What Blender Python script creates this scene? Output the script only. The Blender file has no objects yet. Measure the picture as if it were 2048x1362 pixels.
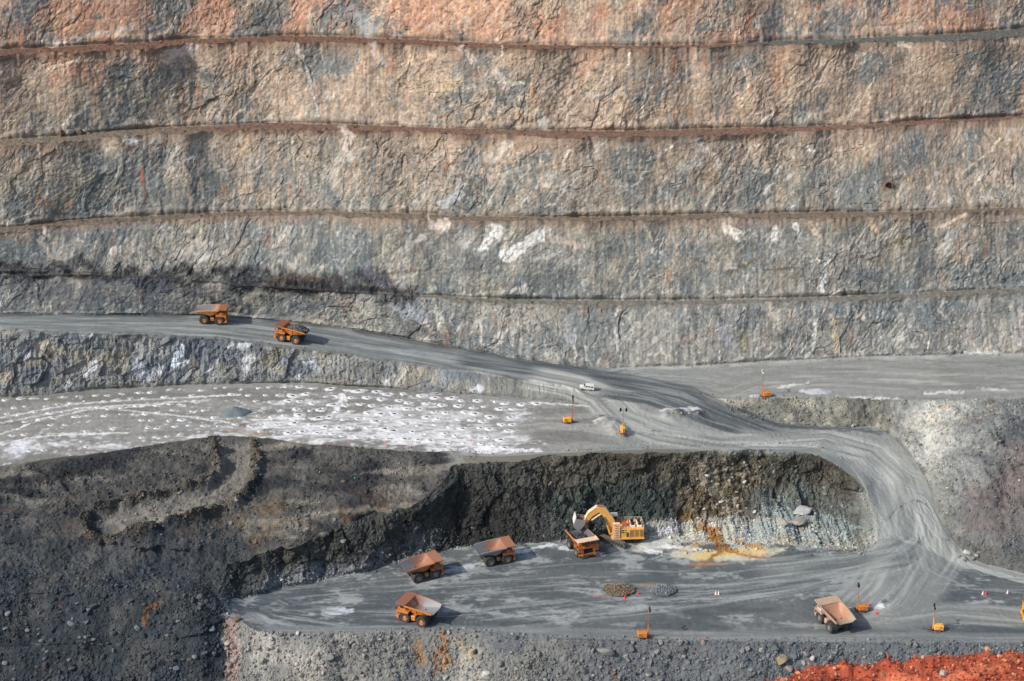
import bpy, math, random
import numpy as np
from mathutils import Vector, Matrix

# ------------------------------------------------------------------ camera, sky, sun, exposure
scene = bpy.context.scene
COL = scene.collection
R = math.radians
F = 3000.0            # focal length in photo pixels (photo is 2048 x 1362)
PITCH = R(21.0)
CAM = np.array([0.0, 0.0, 246.0])
cd = bpy.data.cameras.new("camera"); cam = bpy.data.objects.new("camera", cd)
COL.objects.link(cam); scene.camera = cam
cam.location = CAM; cam.rotation_euler = (math.pi/2 - PITCH, 0, 0)
cd.sensor_width = 36.0; cd.lens = 36.0*F/2048.0
cd.clip_start = 0.5; cd.clip_end = 9000

SUN_TRAVEL = Vector((0.80, 0.40, -0.70)).normalized()
sun_el = math.asin(-SUN_TRAVEL.z); sun_rot = math.atan2(-SUN_TRAVEL.x, -SUN_TRAVEL.y)
world = bpy.data.worlds.new("World"); scene.world = world; world.use_nodes = True
wn = world.node_tree; wn.nodes.clear()
wo = wn.nodes.new('ShaderNodeOutputWorld'); wb = wn.nodes.new('ShaderNodeBackground')
sk = wn.nodes.new('ShaderNodeTexSky'); sk.sky_type = 'NISHITA'; sk.sun_disc = False
sk.sun_elevation = sun_el; sk.sun_rotation = sun_rot; sk.dust_density = 2.0; sk.air_density = 1.0
wb.inputs['Strength'].default_value = 0.15
wn.links.new(sk.outputs[0], wb.inputs[0]); wn.links.new(wb.outputs[0], wo.inputs[0])
sd = bpy.data.lights.new("sun", 'SUN'); sun = bpy.data.objects.new("sun", sd); COL.objects.link(sun)
sd.energy = 3.7; sd.angle = R(1.0); sd.color = (1.0, 0.95, 0.87)
sun.rotation_euler = SUN_TRAVEL.to_track_quat('-Z', 'Y').to_euler()
vs = scene.view_settings
vs.view_transform = 'Standard'; vs.look = 'None'; vs.gamma = 1; vs.use_curve_mapping = False
vs.exposure = 0.0

rng = np.random.RandomState(7)
random.seed(7)
f32 = np.float32

# ------------------------------------------------------------------ projection helpers
cp, sp_ = math.cos(PITCH), math.sin(PITCH)
def unproj(px, py, z):
    """photo pixel on the horizontal plane of height z -> world point(s)"""
    px = np.asarray(px, float); py = np.asarray(py, float); z = np.asarray(z, float)
    u = (px-1024)/F; v = (py-681)/F
    dz = -sp_ - v*cp; dy = cp - v*sp_
    t = (z-CAM[2])/dz
    return np.stack([u*t, dy*t, z+0*t], -1)
def proj(P):
    X, Y, Z = P[..., 0], P[..., 1], P[..., 2]-CAM[2]
    d = Y*cp - Z*sp_; up = Y*sp_ + Z*cp
    return 1024+F*X/d, 681-F*up/d

# ------------------------------------------------------------------ noise
_perm = rng.permutation(256).astype(np.int32); _perm = np.concatenate([_perm, _perm])
_val = rng.uniform(-1, 1, 256).astype(f32)
_r = [rng.uniform(0, 1, 256).astype(f32) for _ in range(6)]
def n2(x, y, seed=0):
    x = np.asarray(x, f32)+f32(seed*17.31); y = np.asarray(y, f32)+f32(seed*5.77)
    xi = np.floor(x).astype(np.int32); yi = np.floor(y).astype(np.int32)
    fx = x-xi; fy = y-yi
    fx = fx*fx*(3-2*fx); fy = fy*fy*(3-2*fy)
    xi &= 255; yi &= 255; x1 = (xi+1) & 255; y1 = (yi+1) & 255
    a = _val[_perm[_perm[xi]+yi]]; b = _val[_perm[_perm[x1]+yi]]
    c = _val[_perm[_perm[xi]+y1]]; d = _val[_perm[_perm[x1]+y1]]
    return (a+(b-a)*fx)*(1-fy)+(c+(d-c)*fx)*fy
def fbm(x, y, o=4, seed=0, g=0.5):
    s = 0; a = 1.0; t = 0; f = 1.0
    for i in range(o):
        s = s+a*n2(x*f, y*f, seed+i*3); t += a; a *= g; f *= 2.03
    return s/t
def ridged(x, y, o=4, seed=0):
    s = 0; a = 1.0; t = 0; f = 1.0
    for i in range(o):
        s = s+a*(1-2*np.abs(n2(x*f, y*f, seed+i*3))); t += a; a *= .5; f *= 2.1
    return s/t
def voro(x, y, seed=0):
    """nearest / second distance, cell randoms, offset to cell point"""
    x = np.asarray(x, f32)+f32(seed*13.7); y = np.asarray(y, f32)+f32(seed*7.3)
    xi = np.floor(x).astype(np.int32); yi = np.floor(y).astype(np.int32)
    F1 = np.full(x.shape, 9, f32); F2 = F1.copy(); H = np.zeros(x.shape, np.int32)
    DX = np.zeros(x.shape, f32); DY = DX.copy()
    for i in (-1, 0, 1):
        for j in (-1, 0, 1):
            cx = xi+i; cy = yi+j
            h = _perm[_perm[cx & 255]+(cy & 255)]
            dx = x-(cx+_r[0][h]); dy = y-(cy+_r[1][h])
            d = np.sqrt(dx*dx+dy*dy)
            m = d < F1
            F2 = np.where(m, F1, np.minimum(F2, d))
            F1 = np.where(m, d, F1); H = np.where(m, h, H)
            DX = np.where(m, dx, DX); DY = np.where(m, dy, DY)
    return F1, F2, H, DX, DY
def facets(x, y, seed=0, tilt=1.0):
    F1, F2, H, DX, DY = voro(x, y, seed)
    v = (_r[2][H]-.5)+tilt*(DX*(_r[3][H]-.5)+DY*(_r[4][H]-.5))*2
    return v, F2-F1, H
def sstep(a, b, x):
    t = np.clip((x-a)/(b-a), 0, 1); return t*t*(3-2*t)
def lin(c):
    c = np.asarray(c, float)/255.0
    return np.where(c < .04045, c/12.92, ((c+.055)/1.055)**2.4)
KL = 0.92             # how bright a lit surface of albedo 1 turns out
def al(*c):
    return (np.minimum(lin(c)/KL, .86)).astype(f32)

# (sstep is needed by the profile builder below)
# ------------------------------------------------------------------ control curves of the pit: (photo x, photo y, height above pit floor)
C = {}
C[0] = [(-700,1520,-26),(2748,1520,-26)]
C[1] = [(-700,1300,-3),(0,1290,-3),(300,1285,-2.5),(400,1270,-1),(450,1235,1),(478,1240,0.5),(510,1262,0),(600,1270,0),(800,1262,0.3),(900,1262,0.3),(1000,1270,0),(1200,1281,0),(1500,1285,0),(1800,1287,0),(2048,1290,0),(2748,1295,0)]
C[2] = [(-700,1190,8.5),(0,1185,8.5),(300,1185,8),(400,1190,6.5),(450,1192,4),(480,1194,1),(510,1190,0.2),(560,1178,0),(600,1172,0),(700,1150,0),(800,1130,0),(870,1108,0),(920,1095,0),(1000,1088,0),(1100,1080,0),(1200,1076,0.2),(1300,1080,0.3),(1400,1084,.4),(1500,1086,.5),(1600,1092,.6),(1650,1096,.6),(1700,1099,.5),(1735,1098,.5),(1755,1085,1.5),(1775,1075,3),(1800,1085,2.6),(1850,1100,1.6),(1900,1130,.5),(1950,1142,.3),(2048,1165,0),(2748,1260,0)]
C[3] = [(-700,1080,15.5),(0,1075,15.5),(300,1080,15),(400,1100,13),(450,1125,10),(500,1118,10.4),(560,1095,11.7),(600,1085,12.2),(700,1058,14),(800,1030,15.5),(860,990,18),(890,945,21.5),(920,928,22.7),(1000,920,23.2),(1100,914,23.8),(1200,908,24),(1300,905,23),(1400,902,21.8),(1500,899,20.6),(1600,899,18.3),(1650,908,16.6),(1700,942,13.3),(1735,985,10.4),(1755,1040,6),(1775,1052,4.8),(1800,1010,7.8),(1850,1000,8.4),(1900,1096,2.6),(1950,1133,.6),(2048,1156,.3),(2748,1250,.2)]
C[4] = [(-700,990,24),(0,930,24),(100,915,24),(200,905,24),(300,890,24),(440,868,24),(520,872,24),(600,885,24),(700,892,24),(800,900,24),(860,904,24),(900,903,24),(1000,908,24.2),(1100,904,24.5),(1200,899,24.5),(1300,896,23.5),(1400,893,22.4),(1500,889,21.2),(1600,888,18.9),(1650,896,17.3),(1700,931,13.9),(1735,977,10.9),(1755,1030,6.5),(1775,1040,5.7),(1800,990,9),(1850,985,9.3),(1900,1088,3),(1950,1128,.9),(2048,1151,.6),(2748,1245,.4)]
C[5] = [(-700,830,24),(0,795,24),(100,790,24),(200,778,24),(400,768,24),(600,765,24),(800,778,24),(1000,795,24),(1100,803,24),(1180,814,24.2),(1200,812,24.4),(1250,800,24.6),(1300,792,24.7),(1400,802,23.9),(1450,820,22.6),(1480,832,21.4),(1550,845,19.8),(1650,852,18),(1750,852,16.4),(1780,868,15),(1800,886,14),(1850,950,11),(1880,1040,6),(1900,1077,3.5),(1950,1121,1.2),(2048,1148,.8),(2748,1240,.6)]
C[6] = [(-700,655,56),(0,660,48),(200,668,44.5),(300,671,42.8),(427,678,40.5),(600,698,37.3),(700,712,35),(800,727,33),(900,742,31),(1000,755,29),(1100,768,27),(1150,779,26),(1185,800,24.9),(1200,803,24.8),(1250,792,24.9),(1300,782,25),(1400,787,24.9),(1450,797,24.9),(1550,796,25),(1650,793,25),(1750,795,25),(1820,800,25),(1900,800,26),(2048,795,26),(2748,800,26)]
C[7] = [(-700,625,56.5),(0,628,48.5),(200,630,45),(427,628,41),(500,634,39.5),(600,645,37.7),(700,657,35.5),(800,675,33.5),(900,693,31.3),(1000,712,29.2),(1100,728,27.3),(1200,736,26),(1300,736,25.7),(1400,731,25.6),(1500,725,25.6),(1600,720,25.6),(1800,712,25.6),(2048,706,25.6),(2748,690,25.6)]
C[8] = [(-700,560,66),(0,550,61.5),(200,549,60),(400,561,56),(600,576,52.5),(800,592,49),(870,598,47.3),(1000,606,46),(1200,609,46),(1400,608,46),(1600,604,46),(1800,597,46),(2048,587,46),(2748,560,46)]
C[9] = [(-700,557,66),(0,547,61.5),(200,546,60),(400,558,56),(600,573,52.5),(800,588,49),(870,592,47.3),(1000,600,46),(1200,601,46),(1400,600,46),(1600,596,46),(1800,588,46),(2048,576,46),(2748,550,46)]
C[10] = [(-700,510,76),(0,468,76),(150,450,76),(300,440,76),(430,432,76),(600,430,76),(700,432,76),(800,436,76),(900,438,76),(1000,440,76),(1100,443,76),(1200,444,76),(1300,440,76),(1500,436,76),(1700,437,76),(1800,430,76),(2048,422,76),(2748,395,76)]
C[11] = [(-700,498,76),(0,456,76),(150,440,76),(300,432,76),(430,424,76),(600,421,76),(800,427,76),(1000,433,76),(1200,434,76),(1500,428,76),(1700,424,76),(1900,420,76),(2048,413,76),(2748,385,76)]
C[12] = [(-700,320,107),(0,290,107),(150,284,107),(250,275,107),(330,268,107),(430,264,107),(600,258,107),(750,262,107),(900,268,107),(1100,272,107),(1200,275,107),(1300,272,107),(1500,266,107),(1700,260,107),(1900,246,107),(2048,238,107),(2748,205,107)]
C[13] = [(-700,308,107),(0,280,107),(150,268,107),(250,258,107),(430,250,107),(600,245,107),(750,250,107),(900,256,107),(1100,262,107),(1300,262,107),(1500,257,107),(1700,250,107),(1900,238,107),(2048,231,107),(2748,198,107)]
C[14] = [(-700,150,139),(0,113,139),(100,107,139),(200,100,139),(330,92,139),(430,88,139),(600,84,139),(700,86,139),(850,90,139),(1000,95,139),(1200,97,139),(1400,96,139),(1500,94,139),(1600,92,139),(1800,86,139),(1900,82,139),(2048,72,139),(2748,45,139)]
C[15] = [(-700,130,139),(0,98,139),(100,94,139),(200,89,139),(330,82,139),(430,76,139),(600,71,139),(700,74,139),(850,81,139),(1000,88,139),(1200,92,139),(1400,90,139),(1500,84,139),(1700,76,139),(1900,68,139),(2048,58,139),(2748,30,139)]

cols = np.concatenate([np.arange(-700, -380, 16), np.arange(-380, -60, 4), np.arange(-60, 2110, 1.9), np.arange(2113, 2440, 4), np.arange(2444, 2750, 16)]).astype(float)
NC = len(cols)
fine = np.arange(-760, 2810, 3.0)
def curve(k, sm, wob, wz=0.0):
    a = np.array(C[k], float)
    py = np.interp(fine, a[:, 0], a[:, 1]); z = np.interp(fine, a[:, 0], a[:, 2])
    n = max(1, int(sm/3)); ker = np.hanning(2*n+3); ker /= ker.sum()
    pad = n+1
    py = np.convolve(np.pad(py, pad, 'edge'), ker, 'valid'); z = np.convolve(np.pad(z, pad, 'edge'), ker, 'valid')
    py = np.interp(cols, fine, py); z = np.interp(cols, fine, z)
    py = py + wob*(1.3*n2(cols/110, cols*0+k*3.3, k)+.7*n2(cols/43, cols*0+k*9.1, k+2))
    z = z + wz*n2(cols/60, cols*0+k*5.3, k+7)
    return unproj(cols, py, z)
W = []
wob = {0:2,1:2.0,2:3.0,3:4.5,4:1.5,5:1.0,6:1.0,7:1.2,8:1.6,9:.8,10:2.2,11:1.2,12:2.4,13:1.2,14:2.4,15:1.2}
for k in range(16):
    W.append(curve(k, 24 if k in (1,2,3,4,5,6) else 60 if k in (7,) else 130, wob[k], .0 if k in (0,) else .25 if k in (3,) else 0.0))
def up(P, dy, dz): return P+np.array([0, dy, dz])
W.append(up(W[15], 14, 36)); W.append(up(W[16], 9, 0)); W.append(up(W[17], 14, 35)); W.append(up(W[18], 9, 0.5))
W.append(up(W[19], 12, 33)); W.append(up(W[20], 2600, 4))
rows = {0:124, 1:108, 2:86, 3:84, 4:78, 5:84, 6:30, 7:76, 8:5, 9:88, 10:8, 11:90, 12:10, 13:92, 14:11, 15:90, 16:3, 17:12, 18:3, 19:10, 20:6}
ZID, TT, G = [], [], []
for k in range(21):
    n = rows[k]
    for i in range(n):
        t = i/n
        ZID.append(k); TT.append(t); q = W[k]*(1-t)+W[k+1]*t
        if k == 2:                        # scree: gentle at the foot, steep above
            cc_ = (.10+.22*sstep(1260, 1420, cols))*sstep(1760, 1725, cols)*math.sin(math.pi*t)
            q[:, 1] += cc_*(W[3][:, 1]-W[2][:, 1])*.6; q[:, 2] -= cc_*(W[3][:, 2]-W[2][:, 2])
        G.append(q)
ZID.append(20); TT.append(1.0); G.append(W[21])
G = np.array(G)                       # rows x cols x 3
ZID = np.array(ZID); TT = np.array(TT); NR = len(ZID)
# every crest and toe is ragged: short offsets that die out a few metres away from the line
_r0 = {k: int(np.where(ZID == k)[0][0]) for k in range(21)}
_rag = {1: (.7, .35), 2: (1.3, .1), 3: (2.6, .5), 4: (.9, .1), 5: (1.0, .05), 6: (.9, .35), 7: (.9, .1), 8: (.8, .5), 9: (.9, .05), 10: (1.0, .6), 11: (1.1, .05), 12: (1.1, .7), 13: (1.2, .05), 14: (1.1, .7), 15: (1.2, .05)}
for k, (ay, az) in _rag.items():
    r0 = _r0[k]
    xw = G[r0, :, 0]; o1 = .5*n2(xw/9, xw*0+k, 60+k)+.5*n2(xw/3.4, xw*0+k, 80+k)+.35*n2(xw/1.3, xw*0+k, 90+k); o2 = .5*n2(xw/7, xw*0+k, 61+k)+.5*n2(xw/2.6, xw*0+k, 81+k)+.4*n2(xw/1.1, xw*0+k, 91+k)
    if k == 3: o1 = o1+1.5*n2(xw/24, xw*0, 77)*(cols < 900); ay = ay*np.clip((940-cols)/60, .35, 1)*1.4; az = az*np.clip((940-cols)/60, .4, 1)*np.clip((1740-cols)/40, 0, 1)
    if k in (5, 6): az = az*np.clip(np.abs(cols-1300)/150-.4, 0, 1)
    for r in range(max(0, r0-26), min(NR, r0+26)):
        zz_ = k-1 if r < r0 else k; ln_ = 2.0 if rows[zz_] < 20 else 2.6 if zz_ in (1, 4, 6) else 9.0
        f = math.exp(-abs(r-r0)/ln_)
        G[r, :, 1] -= o1*ay*f; G[r, :, 2] += o2*az*f
PX, PY = proj(G)
PX = PX.astype(f32); PY = PY.astype(f32)
ZI = np.repeat(ZID[:, None], NC, 1); T = np.repeat(TT[:, None], NC, 1).astype(f32)
def normals(G):
    a = np.gradient(G, axis=1); b = np.gradient(G, axis=0)
    n = np.cross(a, b); l = np.linalg.norm(n, axis=-1, keepdims=True)
    return n/np.maximum(l, 1e-9)
N0 = normals(G)
# soften the normals across rows so that crests bulge instead of tearing
ker = np.hanning(9); ker /= ker.sum()
N1 = np.apply_along_axis(lambda m: np.convolve(np.pad(m, 4, 'edge'), ker, 'valid'), 0, N0)
N1 /= np.linalg.norm(N1, axis=-1, keepdims=True)
X = G[..., 0].astype(f32); Y = G[..., 1].astype(f32); Z = G[..., 2].astype(f32)
D = np.zeros((NR, NC), f32)           # displacement along the normal, metres
CL = np.zeros((NR, NC, 3), f32)       # albedo

def zone(*ks):
    r = np.where(np.isin(ZID, ks))[0]
    return slice(r[0], r[-1]+1)
def mixc(c, col, a):
    a = np.asarray(a, f32)[..., None]
    return c*(1-a)+np.asarray(col, f32)*a

# ---- the benched rock wall
def rock_wall(k, seed):
    s = zone(k)
    x, z, y, t, px, py = X[s], Z[s], Y[s], T[s], PX[s], PY[s]
    w = z*1.06
    # lean: joints dip up to the right
    lx = x - .55*w; ly = w + .1*x
    wx = x+2.5*fbm(x/9, w/9, 3, seed+31); wy = w+2.5*fbm(x/9, w/9, 3, seed+41)
    taper = np.clip(np.minimum(t, 1-t)/.07, .12, 1)
    big = fbm(x/34, w/45, 3, seed)
    f1, e1, h1 = facets((wx-.5*wy)/9, (wy+.2*wx)/13, seed+1, .9)
    f2, e2, h2 = facets((wx-.5*wy)/3.4, (wy+.2*wx)/5.0, seed+2, .9)
    f3, e3, h3 = facets((wx-.3*wy)/1.35, wy/2.2, seed+3, .9)
    vert = ridged(x/3.2, w/26, 3, seed+5)
    ver2 = ridged(x/1.1, w/14, 2, seed+6)
    rough = sstep(-.25, .4, fbm(x/28, w/22, 3, seed+8))      # blocky here, smooth pre-split there
    d = 1.5*big + (.50*f1+.30*f2)*(.2+.8*rough)+.20*f3*(.35+.65*rough) + .10*vert*(1.1-.8*rough)+.05*ver2 + .09*fbm(lx/1.6, ly/2.4, 3, seed+9)*(.4+rough)+.35*fbm(x/8, w/8, 3, seed+10)
    crack = sstep(.07, .0, e1)*rough*sstep(.1, .5, fbm(x/8, w/8, 3, seed+11))
    d -= .3*crack
    f4 = n2(x/.9, w/.9, seed+12); d += .12*f4
    # debris fan at the toe and a broken crest
    fan = sstep(.16*(.35+.9*np.clip(fbm(x/7, w*0, 3, seed+14)+.35, 0, 1)), 0, t); d += 1.7*fan
    d -= 1.1*sstep(.86, 1, t)*np.clip(.2+fbm(x/7, w/7, 3, seed+15), 0, 1)
    D[s] = d*taper
    # colour: weathered orange above, fresh grey-green below
    hgt = sstep(40, 150, z+14*fbm(x/60, w/30, 3, 3)+ 9*sstep(1000, 1900, px) - 8*sstep(700, 0, px))
    mo = fbm(x/26, w/16, 4, seed+20)*.7+.3*fbm(x/5, w/9, 4, seed+21)
    wt = sstep(.14, .86, hgt*1.0+.42*mo+.03+.34*fbm(x/1.5, w/4.5, 3, seed+44, .7))
    grey = al(140, 138, 131); olive = al(142, 138, 122); tan = al(172, 152, 133); orange = al(182, 143, 119)
    c = np.zeros(x.shape+(3,), f32)+grey
    c = mixc(c, al(112, 118, 120), sstep(.05, .5, fbm(x/18, w/14, 4, seed+22)))
    c = mixc(c, olive, .75*sstep(-.1, .5, fbm(x/12, w/10, 4, seed+23))*sstep(25, 80, z))
    c = mixc(c, tan, wt)
    c = mixc(c, orange, wt*sstep(.0, .5, fbm(x/16, w/22, 4, seed+24)+.9*(sstep(105, 165, z)-.62)))
    c = mixc(c, al(176, 128, 104), sstep(.0, .55, fbm(x/9, w/16, 4, seed+25)+.4*fbm(x/1.2, w/5, 3, seed+45))*sstep(124, 152, z)*.75)
    c = mixc(c, al(108, 114, 114), .85*sstep(.0, .45, fbm(lx/14, ly/20, 4, seed+26)+.45*fbm(x/1.4, w/3, 3, seed+46)))
    # cells of slightly different rock
    b = 1+.22*(_r[5][h1]-.5)+.24*(_r[5][h2]-.5)+.30*(_r[5][h3]-.5)
    # vertical wash streaks and drill traces
    st = fbm(x/.8, w/9, 3, seed+27)
    b *= 1+.27*st*(1.15-.7*rough)
    c = mixc(c, al(196, 172, 140), .38*sstep(.18, .55, n2(x/.85, w/7, seed+28))*sstep(-.2, .5, fbm(x/15, w/10, 3, seed+29))*(.35+.65*wt))
    c = mixc(c, al(96, 102, 104), .4*sstep(.2, .6, n2(x/1.3, w/7, seed+30))*(1-.6*wt))
    sp = fbm(x/1.0, w/.8, 4, seed+32, .75); b *= 1+.55*sp
    c = mixc(c, al(70, 68, 64), .65*sstep(.22, .46, fbm((x+.4*w)/1.8, (w-.3*x)/.9, 3, seed+47, .7))*(.4+.6*rough)); c = mixc(c, al(196, 188, 174), .5*sstep(.3, .55, fbm(x/1.3, w/1.5, 3, seed+48, .7)))
    c = c*b[..., None]
    # pale mineral patches and veins leaning up to the right
    pv = fbm(lx/7, ly/10, 5, seed+33, .7)
    c = mixc(c, al(196, 192, 184), .75*sstep(.36, .56, pv)*sstep(190, 60, z))
    vn = np.abs(fbm(lx/9, ly/60, 3, seed+34)); vm = sstep(.1, .5, n2(x/17, w/13, seed+35))
    c = mixc(c, al(212, 202, 186), .5*sstep(.02, .006, vn)*vm)
    vn = np.abs(fbm((x-.9*w)/11, (w+.6*x)/70, 3, seed+36)); vm = sstep(.2, .55, n2(x/13, w/10, seed+37))
    c = mixc(c, al(212, 202, 186), .45*sstep(.018, .005, vn)*vm)
    # open joints show as dark earth-filled lines
    c = mixc(c, al(80, 76, 72), .55*crack)
    vn = np.abs(fbm((x+2.5*w)/30, (w-.25*x)/9, 4, seed+38)); vm = sstep(.15, .5, n2(x/19, w/12, seed+39))
    j2 = sstep(.014, .003, vn)*sstep(.35, .6, vm)*.6
    c = mixc(c, al(78, 66, 56), .8*j2); D[s] -= .5*j2*taper
    # rust runs
    ru = sstep(.5, .75, n2(x/1.2+.6*n2(w/3, x/3, 5), w/16, seed+40))*sstep(.2, .6, fbm(x/16, w/9, 3, seed+42))
    c = mixc(c, al(160, 108, 74), .45*ru)
    c = mixc(c, al(126, 112, 98), .55*fan*sstep(50, 80, z))
    # spilled debris just above each berm, stained crest just below the next one
    c = mixc(c, al(134, 114, 98), .75*sstep(.80+.12*n2(x/4, w/4, seed+43), 1, t)*sstep(50, 80, z))
    c = mixc(c, al(128, 122, 112), .5*sstep(.9, 1, t)*sstep(80, 50, z))
    CL[s] = c
for k, sd_ in ((7, 1), (9, 51), (11, 101), (13, 151), (15, 201), (17, 33), (19, 71)):
    rock_wall(k, sd_)

# ---- berms between the faces
for k, c0, c1 in ((8, (108,106,98), (124,118,106)), (10, (104,94,82), (122,108,94)), (12, (108,84,72), (124,100,86)), (14, (106,80,66), (122,94,80)), (16, (150,110,85), (150,110,85)), (18, (160,105,75), (160,105,75)), (20, (165,95,60), (165,95,60))):
    s = zone(k); x, y = X[s], Y[s]
    m = .5+.5*fbm(x/5, y/2, 4, k)
    c = mixc(np.zeros(x.shape+(3,), f32)+al(*c0), al(*c1), m)
    c *= (1+.25*fbm(x/1.2, y/.6, 3, k+1))[..., None]
    CL[s] = c
    D[s] = .35*fbm(x/4, y/3, 3, k)+.18*n2(x/1.1, y/1.1, k+2)
s = zone(12, 13, 14)
# grey road gravel on the right part of the top berm
s = zone(14); CL[s] = mixc(CL[s], al(92, 96, 92), sstep(1430, 1560, PX[s])*.9)
s = zone(12); CL[s] = mixc(CL[s], al(122, 114, 100), sstep(500, 250, PX[s])*.8)

# ---- haul roads (upper)
def streaks(u, v, seed): return .6*n2(u/46, v*1.0, seed)+.4*n2(u/20, v*2.3, seed+1)
s = zone(6); x, y, t, px, py = X[s], Y[s], T[s], PX[s], PY[s]
w = t*np.clip(np.linalg.norm(W[7]-W[6], axis=1), 3, 60).astype(f32)[None]
D[s] = .10*fbm(x/5, y/5, 3, 301)+.22*streaks(x, w*.9, 303)
c = np.zeros(x.shape+(3,), f32)+al(134, 139, 138)
c = mixc(c, al(160, 166, 164), sstep(-.1, .4, streaks(x+3*n2(x/30, w, 3), w*.55, 305))*.85)
c = mixc(c, al(96, 102, 104), sstep(.1, .5, streaks(x, w*.75, 308))*.75)
c = mixc(c, al(150, 150, 144), .75*sstep(1180, 1500, px))
c = mixc(c, al(128, 128, 122), sstep(0, .5, fbm(x/24, w/2.5, 3, 312))*sstep(1180, 1500, px)*.8)
c *= (1+.16*fbm(x/3, w/.8, 3, 310)+.10*n2(x/.8, y/.8, 311))[..., None]
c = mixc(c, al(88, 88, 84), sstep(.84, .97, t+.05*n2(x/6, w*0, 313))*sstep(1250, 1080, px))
c = mixc(c, al(184, 184, 178), .8*sstep(.88, .97, t+.04*n2(x/6, w*0, 313))*sstep(1180, 1300, px))
D[s] += .9*sstep(.9, 1, t)*(.5+.5*n2(x/3, y/3, 314))
CL[s] = c
# safety windrow on the outer edge of the ramp
D[s] += .85*np.exp(-((w-.9)/.7)**2)*sstep(.0, .5, n2(x/9, w*0, 315)+.45)*(px < 1170)
CL[s] = mixc(CL[s], al(112, 112, 106), .7*np.exp(-((w-.7)/.9)**2)*(px < 1170))

# ---- zone 5: rock face below the ramp (left), earth bank (middle right), spoil slope (right)
s = zone(5); x, y, z, t, px, py = X[s], Y[s], Z[s], T[s], PX[s], PY[s]
hgt5 = (W[6][:, 2]-W[5][:, 2]).astype(f32)[None]
w = z*1.05
wx = x+1.8*fbm(x/7, w/7, 3, 401); wy = w+1.8*fbm(x/7, w/7, 3, 402)
f1, e1, h1 = facets((wx-.4*wy)/8, wy/9, 403, .9); f2, e2, h2 = facets((wx-.4*wy)/3, wy/4, 404, .9); f3, e3, h3 = facets(wx/1.2, wy/1.8, 405, .9)
tp = np.clip(np.minimum(t, 1-t)/.1, .1, 1)*np.clip(hgt5/10, .06, 1)
rgh = sstep(820, 420, px)
lf = sstep(1200, 1150, px)
d5 = (1.3*fbm(x/20, w/20, 3, 406)+(1.3*f1+.8*f2)*(.25+.75*rgh)+.4*f3+.35*ridged(x/1.8, w/14, 3, 407)+.14*n2(x/.8, w/.8, 408)+1.6*sstep(.18, 0, t)*.8)*tp
c5 = np.zeros(x.shape+(3,), f32)+al(128, 130, 128)
c5 = mixc(c5, al(108, 114, 120), sstep(-.1, .4, fbm(x/14, w/8, 4, 409)))
c5 = mixc(c5, al(148, 142, 130), sstep(.0, .45, fbm(x/10, w/6, 4, 410))*.8)
c5 = mixc(c5, al(150, 144, 128), .45*sstep(.2, .5, n2(x/1.3, w/3, 411))*sstep(500, 900, px)); c5 = mixc(c5, al(106, 106, 98), .6*sstep(880, 1060, px))
c5 *= (1+.3*(_r[5][h1]-.5)+.3*(_r[5][h2]-.5)+.28*(_r[5][h3]-.5)+.24*fbm(x/.7, w/2.2, 3, 412))[..., None]
c5 = mixc(c5, al(60, 62, 66), .7*sstep(.09, 0, e1)*rgh*sstep(-.2, .3, n2(x/9, w/9, 413)))
c5 = mixc(c5, al(206, 208, 210), .75*sstep(.33, .5, fbm((x-.5*w)/5, w/8, 4, 414)))
c5 = mixc(c5, al(120, 120, 116), .8*sstep(.2, .04, t))
# right part: banks of loose rock
pile = sstep(1700, 1830, px)
d5b = (1.5*fbm(x/11, y/11, 4, 421)+.5*fbm(x/2.0, y/2.0, 4, 422))*np.clip(np.minimum(t, 1-t)/.06, .1, 1)
d5b += pile*(9.5*np.sin(np.pi*np.clip(t, 0, 1))**1.0*sstep(1830, 2000, px)+6*fbm(x/24, y/24, 3, 423)*np.sin(np.pi*t)+1.8*ridged(x/9, y/12, 3, 434)*np.sin(np.pi*t))
c5b = np.zeros(x.shape+(3,), f32)+al(118, 117, 108)
c5b = mixc(c5b, al(150, 146, 132), sstep(0, .5, fbm(x/7, y/7, 4, 424)))
gx = sstep(1760, 1800, px)
c5b = mixc(c5b, al(124, 126, 123), gx)
c5b = mixc(c5b, al(172, 172, 165), gx*.75*sstep(110, 10, np.abs(px-1860+.4*(py-880)+60*fbm(x/9, y/9, 3, 431)))*sstep(1010, 900, py))
c5b = mixc(c5b, al(80, 84, 87), gx*.9*sstep(-120, 120, (px-1880)+.55*(py-880)+160*fbm(x/12, y/12, 4, 425)-120))  # dark right flank: shading painted into the colour to round the heap
c5b = mixc(c5b, al(126, 102, 90), gx*.7*sstep(-40, 90, (py-880)-(2048-px)*1.05+150*fbm(x/10, y/10, 4, 426)-40)*sstep(1830, 1900, px)*sstep(150, 50, np.abs((py-960)-(2048-px)*.62))*.45)
c5b = mixc(c5b, al(92, 92, 88), gx*.75*sstep(.14, .02, t+.05*fbm(x/3, y/3, 3, 433)))
c5b = mixc(c5b, al(186, 170, 150), gx*.6*sstep(.15, .5, fbm((x+.3*y)/10, (y-.3*x)/3, 4, 427))*sstep(900, 800, py))
c5b *= (1+.6*fbm(x/.9, y/.9, 4, 428, .7)+.35*fbm(x/5, y/5, 4, 429))[..., None]
lf3 = lf[..., None]
CL[s] = c5*lf3+c5b*(1-lf3); D[s] = d5*lf+d5b*np.clip(hgt5/6, .05, 1)*(1-lf)

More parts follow.
